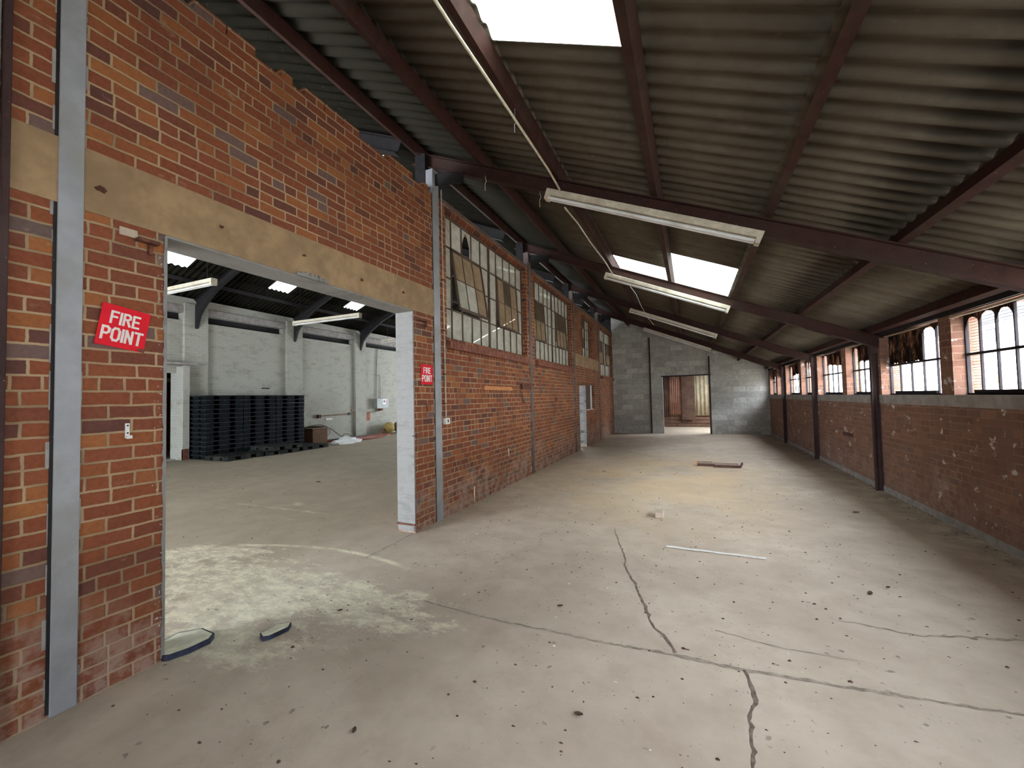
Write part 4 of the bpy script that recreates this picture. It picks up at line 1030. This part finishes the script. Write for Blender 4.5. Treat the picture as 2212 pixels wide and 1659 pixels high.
# portal frames
fn = ['at the left of the opening', 'in the middle', 'third along', 'fourth along', 'fifth along', 'behind the camera']
for i, yy in enumerate((7.79, 11.23, 14.69, 18.2, 4.4, 1.0)):
    b = MB(); up = Vector((-SL, 0, 1)).normalized(); xa, xb = XF + .12, -8.4
    zb_ = lambda x: zroof(x) - .36
    b.prof((xa, yy, zb_(xa)), (xb, yy, zb_(xb)), ibeam_pts(.12, .2), (0, 1, 0), up)
    up2 = Vector((SL, 0, 1)).normalized(); b.prof((-8.4, yy, zb_(-8.4)), (-3.5, yy, zb_(-3.5)), ibeam_pts(.12, .2), (0, 1, 0), up2)
    # curved haunch running down into the pilaster
    n = 8; prev = None
    for q in range(n + 1):
        t = q / n; x = XF + .10 + 1.3 * t; zl = 3.95 + (zb_(XF + 1.4) - 3.95) * (t ** .55)
        if prev: b.add([(prev[0], yy - .05, prev[1]), (x, yy - .05, zl), (x, yy - .05, zb_(x) + .02), (prev[0], yy - .05, zb_(prev[0]) + .02),
                        (prev[0], yy + .05, prev[1]), (x, yy + .05, zl), (x, yy + .05, zb_(x) + .02), (prev[0], yy + .05, zb_(prev[0]) + .02)],
                       [(0, 1, 2, 3), (7, 6, 5, 4), (0, 4, 5, 1)])
        prev = (x, zl)
    tag(b.build('portal_frame', 'dark_steel'), 'dark curved roof frame in the neighbouring hall, ' + fn[i], 'roof frame', 'roof frames of the neighbouring hall')
for i, x in enumerate((-13.2, -11.6, -10.4)):
    b = MB(); b.beam((x, YB2, zroof(x) - .09), (x, YE2, zroof(x) - .09), .07, .10)
    tag(b.build('purlin', 'dark_steel'), 'dark purlin in the neighbouring hall, ' + ('lowest above the white wall', 'second above the white wall', 'third above the white wall')[i], 'purlin', 'purlins of the neighbouring hall')
# electric cabinet and piping on the white wall
t = thing('electric_cabinet', (XF, 16.02, 1.24), 'grey electric cabinet on the white wall at the right of the opening', 'cabinet')
b = MB(); b.bevbox(XF + .002, XF + .22, 15.61, 16.43, 1.245, 1.73, .01); b.build('body', 'grey_box', t)
b = MB(); b.bevbox(XF + .22, XF + .226, 16.0, 16.22, 1.44, 1.70, .002); st_ = b.build('warning_sticker', 'sheet', t)
b = MB(); b.bevbox(XF + .226, XF + .23, 16.06, 16.16, 1.54, 1.64, .001); b.build('sticker_mark', 'wash_red', st_)
b = MB(); b.bevbox(XF + .05, XF + .15, 15.9, 16.1, 1.14, 1.245, .01); b.build('gland', 'rust', t)
b = MB(); b.tube([(XF + .04, 15.85, 4.15), (XF + .04, 15.80, 3.5), (XF + .04, 15.76, 2.87), (XF + .04, 15.74, 1.75)], .014, 6); tag(b.build('cable', 'dark_hose'), 'dark cable dropping down the white wall to the cabinet', 'cable')
b = MB(); b.tube([(XF + .04, 15.55, 2.88), (XF + .04, 15.98, 2.88), (XF + .04, 16.03, 2.8), (XF + .04, 16.03, 1.75)], .012, 6); tag(b.build('cable', 'tan_hose'), 'pinkish bent conduit entering the top of the cabinet', 'cable')
t = thing('wall_pipe', (XF, 14.2, 1.04), 'brown pipe along the white wall left of the cabinet', 'pipe')
b = MB(); b.tube([(XF + .05, 12.4, 1.04), (XF + .05, 14.0, 1.07), (XF + .05, 15.6, 1.10), (XF + .07, 15.98, 1.14)], .024, 8); b.build('pipe', 'tan_hose', t)
b = MB(); b.bevbox(XF + .0, XF + .10, 12.3, 12.46, .96, 1.10, .01); b.build('junction_box', 'rust', t)
b = MB(); b.bevbox(XF + .0, XF + .10, 13.95, 14.1, 1.02, 1.12, .01); b.build('junction_box', 'black', t)
b = MB(); b.bevbox(XF + .001, XF + .02, 14.13, 14.77, 1.19, 1.26, .003); b.bevbox(XF + .02, XF + .024, 14.2, 14.7, 1.205, 1.245, .001, mi=1); tag(b.build('name_plate', ['wash_red', 'sheet']), 'narrow red edged plate above the brown pipe', 'plate')
b = MB(); b.bevbox(XF + .001, XF + .015, 14.72, 15.35, .70, 1.08, .003); b.bevbox(XF + .016, XF + .02, 14.82, 15.1, .76, 1.06, .001, mi=1); tag(b.build('paint_patch', ['wash_red', 'sheet']), 'flaking red and white patch under the brown pipe', 'patch')
b = MB(); b.bevbox(XF + .001, XF + .03, 12.75, 13.1, .86, .93, .003); tag(b.build('small_box', 'sheet'), 'small pale box under the left end of the brown pipe', 'box')
b = MB(); b.bevbox(XF + .001, XF + .02, 9.95, 10.25, 2.13, 2.17, .003); tag(b.build('wall_slot', 'dark_steel'), 'short dark slot in the white wall above the pallets', 'slot')

# ------------------------------------------------------------------ PALLETS
def make_pallet(mat, name='pallet'):
    root = thing(name, (0, 0, 0), 'x', 'pallet')
    L_, Wd, H = 1.10, 1.0, .134
    d = MB()
    for i in range(7):
        x = -Wd / 2 + i * (Wd - .11) / 6; d.bevbox(x, x + .11, -L_ / 2, L_ / 2, H - .026, H - .002, .003)
    for y in (-L_ / 2, -.05, L_ / 2 - .1): d.box(-Wd / 2 + .002, Wd / 2 - .002, y, y + .1, H - .036, H - .024)
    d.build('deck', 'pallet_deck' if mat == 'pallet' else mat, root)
    for y, w_ in ((-L_ / 2 + .002, .22), (-.14, .28), (L_ / 2 - .222, .22)):
        r_ = MB(); r_.bevbox(-Wd / 2, Wd / 2, y, y + w_, .002, .020, .003)
        for x, w2 in ((-Wd / 2, .24), (-.14, .28), (Wd / 2 - .24, .24)): r_.bevbox(x + .002, x + w2 - .002, y + .002, y + w_ - .002, .018, H - .034, .006)
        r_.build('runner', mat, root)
    return root
ordn = ['lowest', 'second from the floor', 'third from the floor', 'fourth from the floor', 'fifth from the floor', 'sixth from the floor', 'seventh from the floor', 'eighth from the floor', 'seventh from the top', 'sixth from the top', 'fifth from the top', 'fourth from the top', 'third from the top', 'second from the top', 'topmost']
ordn = ordn[:7] + ordn[8:]
stn = ['left stack nearest the doorway', 'middle stack', 'right stack beside the brown box']
p0 = make_pallet('pallet'); first = True
for si in range(3):
    ordl = ordn
    for k_ in range(14):
        p = p0 if first else copy_tree(p0); first = False
        p.location = (-13.45 + random.uniform(-.012, .012), 8.06 + si * 1.118 + random.uniform(-.006, .006), k_ * .1345)
        p.rotation_euler = (0, 0, R(random.uniform(-.5, .5)))
        o_ = ordn[k_] if k_ < 14 else 'topmost'
        if k_ == 13: o_ = 'topmost'
        elif k_ == 12: o_ = 'second from the top'
        tag(p, 'black plastic pallet, %s in the %s' % (o_, stn[si]), 'pallet', 'stacked black pallets against the white wall')
pf = make_pallet('pallet_flat'); firstf = True
for (x, y, z, a, lab) in ((-12.44, 8.02, 0, 2, 'dusty black pallet lying flat in front of the left stack'), (-12.38, 9.22, 0, -3, 'dusty black pallet lying flat in front of the middle stack, under another'),
                          (-12.36, 9.32, .135, 4, 'dusty black pallet lying on another before the middle stack'), (-12.46, 10.48, 0, 2, 'dusty black pallet lying flat farthest right, in front of the brown box')):
    p = pf if firstf else copy_tree(pf); firstf = False
    p.location = (x, y, z); p.rotation_euler = (0, 0, R(a)); tag(p, lab, 'pallet', 'black pallets lying on the floor')

# brown box with hoses
t = thing('cardboard_box', (-13.5, 11.75, 0), 'brown box right of the pallets with hoses piled on it', 'box')
b = MB(); b.bevbox(-13.85, -13.15, 11.38, 12.08, .002, .60, .01); b.build('body', 'card', t)
b = MB(); b.bevbox(-13.88, -13.12, 11.36, 12.10, .60, .615, .003); b.build('lid', 'tan_hose', t)
def curl(pts, r, mat, name, label, cat, group=None, n=6):
    """smooth tube through points"""
    P = [Vector(p) for p in pts]; out = []
    for i in range(len(P) - 1):
        p0_, p1, p2, p3 = P[max(i - 1, 0)], P[i], P[i + 1], P[min(i + 2, len(P) - 1)]
        for q in range(6):
            t = q / 6; out.append(.5 * ((2 * p1) + (p2 - p0_) * t + (2 * p0_ - 5 * p1 + 4 * p2 - p3) * t * t + (3 * p1 - 3 * p2 + p3 - p0_) * t ** 3))
    out.append(P[-1]); b = MB(); b.tube(out, r, n); return tag(b.build(name, mat), label, cat, group)
gh = 'hoses on the brown box'
curl([(-13.75, 11.4, .64), (-13.5, 11.9, .68), (-13.45, 12.3, .60), (-13.5, 12.5, .35), (-13.5, 12.2, .18), (-13.45, 11.95, .30)], .014, 'tan_hose', 'hose', 'tan hose looping off the right side of the brown box', 'hose', gh)
curl([(-13.6, 11.4, .66), (-13.45, 12.0, .72), (-13.4, 12.5, .50), (-13.35, 12.9, .22), (-13.3, 13.3, .04)], .014, 'dark_hose', 'hose', 'dark hose running from the brown box down to the floor', 'hose', gh)
curl([(-13.3, 12.9, .03), (-13.3, 13.05, .24), (-13.3, 13.3, .24), (-13.25, 13.6, .03)], .012, 'dark_hose', 'hose', 'small arch of dark hose behind the white sheet', 'hose', gh)
curl([(-13.7, 11.45, .63), (-13.3, 11.7, .645), (-13.25, 12.0, .635), (-13.6, 12.05, .64), (-13.75, 11.7, .66)], .016, 'dark_hose', 'hose', 'dark hose coiled on top of the brown box', 'hose', gh)
gr = 'red hoses on the floor by the white wall'
for i, (pts, mt, lab) in enumerate((
    ([(-13.2, 12.4, .03), (-13.3, 13.2, .03), (-13.4, 14.5, .03), (-13.5, 15.5, .05), (-13.75, 16.2, .40)], 'red_hose', 'red hose rising against the white wall towards the ochre sack'),
    ([(-12.9, 12.6, .03), (-12.9, 13.6, .03), (-13.0, 14.6, .03), (-12.9, 15.4, .03)], 'red_hose', 'red hose lying nearest the white sheet'),
    ([(-12.7, 12.7, .03), (-12.6, 13.4, .03), (-12.7, 14.1, .03), (-12.6, 14.8, .03), (-12.8, 15.3, .03)], 'tan_hose', 'pale hose lying in front of the red hoses'),
    ([(-13.3, 12.2, .03), (-13.1, 12.9, .05), (-13.2, 13.9, .03), (-13.3, 15.0, .03), (-13.2, 16.0, .03)], 'red_hose', 'red hose along the foot of the white wall'),
    ([(-12.6, 12.9, .03), (-12.5, 13.5, .03), (-12.45, 14.0, .03), (-12.5, 14.5, .03)], 'red_hose', 'short bright red hose end farthest out on the floor'),
    ([(-13.6, 12.3, .05), (-13.5, 13.4, .06), (-13.6, 14.4, .05), (-13.5, 15.4, .04)], 'dark_hose', 'dark hose behind the red hoses'))):
    curl(pts, .035, mt, 'hose', lab, 'hose', gr)
# crumpled white sheet
bm_ = bmesh.new(); bmesh.ops.create_icosphere(bm_, subdivisions=4, radius=1)
from mathutils import noise as mn
for v in bm_.verts:
    c = v.co; q = mn.noise(c * 2.3) * .35 + mn.noise(c * 5.1) * .18; s_ = 1 + q
    v.co = Vector((c.x * .34 * s_, c.y * .62 * s_, max(0, c.z * .22 * s_ + .02) * (1 - .35 * max(0, c.y))))
me = bpy.data.meshes.new('plastic_sheet'); bm_.to_mesh(me); bm_.free(); me.materials.append(MT['sheet'])
for p in me.polygons: p.use_smooth = True
o = bpy.data.objects.new('plastic_sheet', me); C.objects.link(o); o.location = (-12.3, 12.25, 0); tag(o, 'crumpled white plastic sheet on the floor before the red hoses', 'sheet')
def blob(name, loc, sc, mat, lab, cat, seed):
    bm_ = bmesh.new(); bmesh.ops.create_icosphere(bm_, subdivisions=3, radius=1)
    for v in bm_.verts:
        c = v.co.copy(); q = mn.noise(c * 1.7 + Vector((seed, 0, 0))) * .35; v.co = Vector((c.x * sc[0] * (1 + q), c.y * sc[1] * (1 + q), max(-.95, c.z) * sc[2] * (1 + q * .6)))
    z0 = min(v.co.z for v in bm_.verts)
    for v in bm_.verts: v.co.z -= z0
    me = bpy.data.meshes.new(name); bm_.to_mesh(me); bm_.free(); me.materials.append(MT[mat])
    for p in me.polygons: p.use_smooth = True
    o = bpy.data.objects.new(name, me); C.objects.link(o); o.location = loc; return tag(o, lab, cat)
blob('sack', (-13.6, 16.25, 0), (.2, .32, .28), 'yellow', 'ochre sack slumped against the white wall', 'sack', 2.1)
blob('sack', (-13.62, 17.0, 0), (.2, .30, .30), 'tan_hose', 'tan sack beside the ochre sack', 'sack', 5.7)
blob('bag', (-13.0, 16.75, 0), (.18, .2, .25), 'sheet', 'white bag half hidden by the white jamb', 'bag', 8.8)
blob('bag', (-13.2, 17.55, 0), (.2, .22, .36), 'black', 'black bag half hidden behind the white jamb', 'bag', 9.9)

# ------------------------------------------------------------------ THINGS ON THE HALL FLOOR
def slab(pts, h, lab, tilt=0):
    """broken slab: dark glazed edge, powder on top"""
    cx = sum(p[0] for p in pts) / len(pts); cy = sum(p[1] for p in pts) / len(pts)
    t = thing('broken_slab', (cx, cy, 0), lab, 'slab', 'broken slabs at the opening'); n = len(pts)
    b = MB(); b.add([(p[0], p[1], .001) for p in pts] + [(p[0], p[1], h) for p in pts], [list(range(n))[::-1], list(range(n, 2 * n))] + [(i, (i + 1) % n, n + (i + 1) % n, n + i) for i in range(n)]); b.build('slab_body', 'tile_edge', t)
    top = [(cx + (p[0] - cx) * .93, cy + (p[1] - cy) * .93, h + .001) for p in pts]; m_ = [(cx + (p[0] - cx) * .5, cy + (p[1] - cy) * .5, h + .007) for p in pts]
    b = MB(); b.add(top + m_, [(i, (i + 1) % n, n + (i + 1) % n, n + i) for i in range(n)] + [list(range(n, 2 * n))]); b.build('powder_layer', 'powder', t)
slab([(-3.085, 1.545), (-3.06, 1.56), (-3.02, 1.66), (-3.01, 1.78), (-3.05, 1.83), (-3.20, 1.84), (-3.30, 1.74), (-3.28, 1.60), (-3.20, 1.54)], .035, 'large broken slab with a blue black edge at the foot of the left jamb, covered in pale powder')
slab([(-2.70, 1.925), (-2.67, 1.95), (-2.645, 2.08), (-2.68, 2.13), (-2.76, 2.08), (-2.76, 1.95)], .03, 'small broken slab with a dark edge lying on the powder right of the jamb')
t = thing('loose_brick', (-.43, 5.80, 0), 'single pale dusty brick lying alone on the hall floor', 'brick')
b = MB(); b.bevbox(-.475, -.375, 5.72, 5.93, .001, .07, .006); b.build('body', 'brick_loose', t)
t = thing('floor_hatch', (.53, 10.4, 0), 'flat panel with a dark front edge lying in the middle distance', 'panel')
b = MB(); b.bevbox(.12, .42, 10.22, 10.75, .002, .026, .003, mat=Matrix.Translation((0, 0, 0))); b.build('left_board', 'plank', t)
b = MB(); b.bevbox(.43, .93, 10.12, 10.62, .002, .026, .003); b.build('right_board', 'plank', t)
b = MB(); b.bevbox(.10, .44, 10.18, 10.22, .001, .05, .003); b.build('front_rail', 'plank_edge', t)
b = MB(); b.bevbox(.42, .93, 10.07, 10.12, .001, .05, .003); b.build('front_rail', 'plank_edge', t)
b = MB(); b.beam((.93, 10.09, .026), (1.02, 10.62, .026), .03, .045); b.build('side_rail', 'plank_edge', t)
b = MB(); b.bevbox(.09, .13, 10.2, 10.30, .001, .09, .004); b.build('end_block', 'orange_wood', t)
b = MB(); pts = [(-.285 + .9 * i / 10, 4.665 - .025 * i / 10 + .006 * math.sin(i * 1.9), .012) for i in range(11)]
b.tube(pts, .0085, 8); tag(b.build('white_tube', 'white'), 'thin white tube lying across the hall floor', 'tube')
# leaves and clods
for (x, y, s, r_, lab) in ((-.969, 3.087, .035, .4, 'curled brown leaf in the middle of the near floor'), (1.249, 4.143, .05, 1.2, 'dark curled leaf on the right part of the floor'), (1.949, 6.807, .06, .3, 'long dark leaf near the right wall'),
                           (1.42, 4.32, .025, .3, 'dark scrap right of the curled leaf on the right'), (-2.517, 2.422, .03, .9, 'dark twig at the edge of the pale powder'), (-7.185, 3.192, .04, .5, 'dark scrap on the floor inside the opening at the left'),
                           (-1.553, 1.576, .03, 2.0, 'dark clod near the bottom edge of the photo'), (-.57, 2.078, .035, .1, 'grey clod low in the middle of the photo'), (-1.75, 8.9, .05, .4, 'small dark scrap beside the far brick wall'), (-1.0, 8.95, .05, 1.4, 'small dark scrap in the sandy middle distance'),
                           (-6.9, 6.1, .09, .1, 'dark smear like rag on the floor left of the white jamb')):
    b = MB(); n = 9; lo = []; hi = []
    s *= .62
    for i in range(n):
        t = i / (n - 1); px = (t - .5) * 2 * s; wv = s * .42 * math.sin(math.pi * t) + .002; zz = .003 + s * .25 * (2 * t - 1) ** 2
        lo.append((px, -wv, zz + wv * .4)); hi.append((px, wv, zz + wv * .5))
    mid_ = [(l[0], 0, l[2] * .6) for l in lo]
    vs = lo + mid_ + hi; cs_, sn_ = math.cos(r_), math.sin(r_)
    vs = [(x + v[0] * cs_ - v[1] * sn_, y + v[0] * sn_ + v[1] * cs_, v[2]) for v in vs]; vs2 = [(v[0], v[1], v[2] + .003) for v in vs]
    f = []
    for i in range(n - 1):
        for k_ in (0, n): f.append((k_ + i, k_ + i + 1, k_ + n + i + 1, k_ + n + i))
    b.add(vs, f, 0, True); b.add(vs2, f, 0, True)
    tag(b.build('leaf_scrap', 'leaf'), lab, 'leaf', 'leaves and scraps on the floor')
# uncountable crumbs
b = MB()
def crumb(x, y, s, mi):
    h = s * random.uniform(.3, .8); n = 5; a0 = random.random() * 6; e = random.uniform(.4, 1)
    ring = [(x + math.cos(a0 + i * 1.2566) * s * random.uniform(.6, 1.2), y + math.sin(a0 + i * 1.2566) * s * e * random.uniform(.6, 1.2), 0.0005) for i in range(n)]
    b.add(ring + [(x + random.uniform(-.3, .3) * s, y, h)], [(i, (i + 1) % n, n) for i in range(n)], mi)
rc = random.Random(3)
for i in range(2200):
    x = random.uniform(-2.9, 2.6); y = random.betavariate(1.3, 2.2) * 13 + 1.0
    d = mn.noise(Vector((x * .8, y * .6, 0)))
    if d < -.12 and random.random() < .8: continue
    crumb(x, y, random.choice((.004, .005, .006, .008, .013)) * random.uniform(.7, 1.2), 0 if random.random() < .85 else 1)
for i in range(260): crumb(random.uniform(-4.6, -1.8), random.gauss(2.4, .35), random.uniform(.003, .007), random.choice((0, 1, 1)))
for i in range(200): crumb(random.uniform(-12, -3.6), random.uniform(2, 15), random.uniform(.006, .018), 0)
for i in range(260): crumb(XR - .02 - abs(random.gauss(0, .09)), random.uniform(3, 18), random.uniform(.005, .016), 0)
for i in range(260): crumb(XL + .02 + abs(random.gauss(0, .06)), random.uniform(4.2, 18), random.uniform(.004, .012), random.choice((0, 0, 1)))
o = tag(b.build('floor_crumbs', ['leaf', 'powder'], origin=(0, 0, 0)), 'scattered dark crumbs, chips and droppings over the dusty floor', 'debris', kind='stuff')

# ------------------------------------------------------------------ BEYOND THE END DOORWAY
YD = 22.25
def corr_panel(x0, x1, z0, z1, y, pitch, amp, mat, lab, name='corrugated_sheet', shape='sin'):
    n = int((x1 - x0) / pitch * 6); b = MB(); vs = []
    for i in range(n + 1):
        x = x0 + (x1 - x0) * i / n; dy = amp * math.sin(2 * math.pi * x / pitch)
        for z in (z0, z1): vs.append((x, y + dy, z)); vs.append((x, y + dy + .003, z))
    f = []
    for i in range(n):
        a = i * 4; c = a + 4; f += [(a, c, c + 2, a + 2), (a + 1, a + 3, c + 3, c + 1), (a, a + 1, c + 1, c), (a + 2, c + 2, c + 3, a + 3)]
    b.add(vs, f, 0, True); return tag(b.build(name, mat), lab, 'metal sheet', 'sheets closing the end doorway')
corr_panel(-.98, -.42, .62, 2.75, YD - .04, .09, .012, 'corr_red', 'faded red corrugated sheet left of centre in the end doorway')
corr_panel(.20, .95, .56, 2.75, YD - .04, .18, .02, 'corr_pale', 'pale rust streaked corrugated sheet at the right of the end doorway')
corr_panel(-1.45, -1.0, .5, 2.75, YD - .01, .09, .012, 'corr_brown', 'dark brown corrugated strip at the left of the end doorway')
b = MB(); b.bevbox(-.41, .19, .0, 0, .35, 2.65, .0) if False else b.bevbox(-.41, .19, YD - .10, YD - .06, .35, 2.68, .005); tag(b.build('metal_panel', 'corr_brown'), 'plain dark brown panel in the middle of the end doorway', 'metal sheet', 'sheets closing the end doorway')
for i, z in enumerate((.02, .19, .36, .53)):
    b = MB(); b.bevbox(-1.9, 1.6, YD + .02, YD + .06, z, z + .15, .004)
    tag(b.build('timber_board', 'dark_wood'), ('lowest', 'second', 'third', 'topmost')[i] + ' dark timber board below the metal sheets beyond the end doorway', 'board', 'boards beyond the end doorway')
b = MB(); b.box(-3.1, 3.0, YD + .1, YD + .3, 0, 3.2); struct(b.build('wall_beyond', 'corr_brown'))
b = MB(); b.box(-3.1, -2.9, YE + .22, YD + .1, 0, 3.2); struct(b.build('wall_beyond_left', 'block'))
b = MB(); b.box(-3.1, 3.0, YE + .22, YE + 1.6, 3.15, 3.25); b.box(-3.1, 3.0, YE + 2.3, YD + .3, 3.15, 3.25); b.box(-3.1, 1.2, YE + 1.6, YE + 2.3, 3.15, 3.25); struct(b.build('ceiling_beyond', 'roof_dark'))
portal((2.1, YE + 1.95, 3.3), 1.8, .7, (0, 0, -1))
b = MB(); b.box(2.9, 3.0, YE + .26, YE + 1.3, 0, 3.15); b.box(2.9, 3.0, YE + 2.4, YD + .1, 0, 3.15); b.box(2.9, 3.0, YE + 1.3, YE + 2.4, 0, .9); struct(b.build('wall_beyond_right', 'block'))
portal((3.05, YE + 1.85, 2.0), 1.1, 2.2, (-1, 0, 0))

# ------------------------------------------------------------------ OUTSIDE, seen through the right windows
b = MB(); b.box(XR + .25, 30, -20, 45, -.4, -.1); struct(b.build('ground_outside', 'out_ground'))
t = thing('neighbour_building', (12, 8, -.1), 'white building seen through the right windows', 'building')
b = MB(); b.box(12, 12.4, -14, 50, -.1, 4.4); b.build('wall', 'out_white', t)
for yy_, zz_, rr_ in ((25.6, 3.62, .30), (24.55, 3.85, .42)):
    b = MB(); b.tube([(11.97, yy_, zz_), (12.0, yy_, zz_)], rr_, 20); b.build('painted_disc', 'blue_grey', t)
b = MB(); b.box(11.6, 16, -14, 50, 4.4, 5.5); b.build('roof', 'out_grey', t)
b = MB(); b.tube([(11.96, 24.4, 1.96), (12.0, 24.4, 1.96)], .22, 16); b.build('orange_disc', 'orange', t)

for o in bpy.data.objects:
    if '_o' in o: del o['_o']
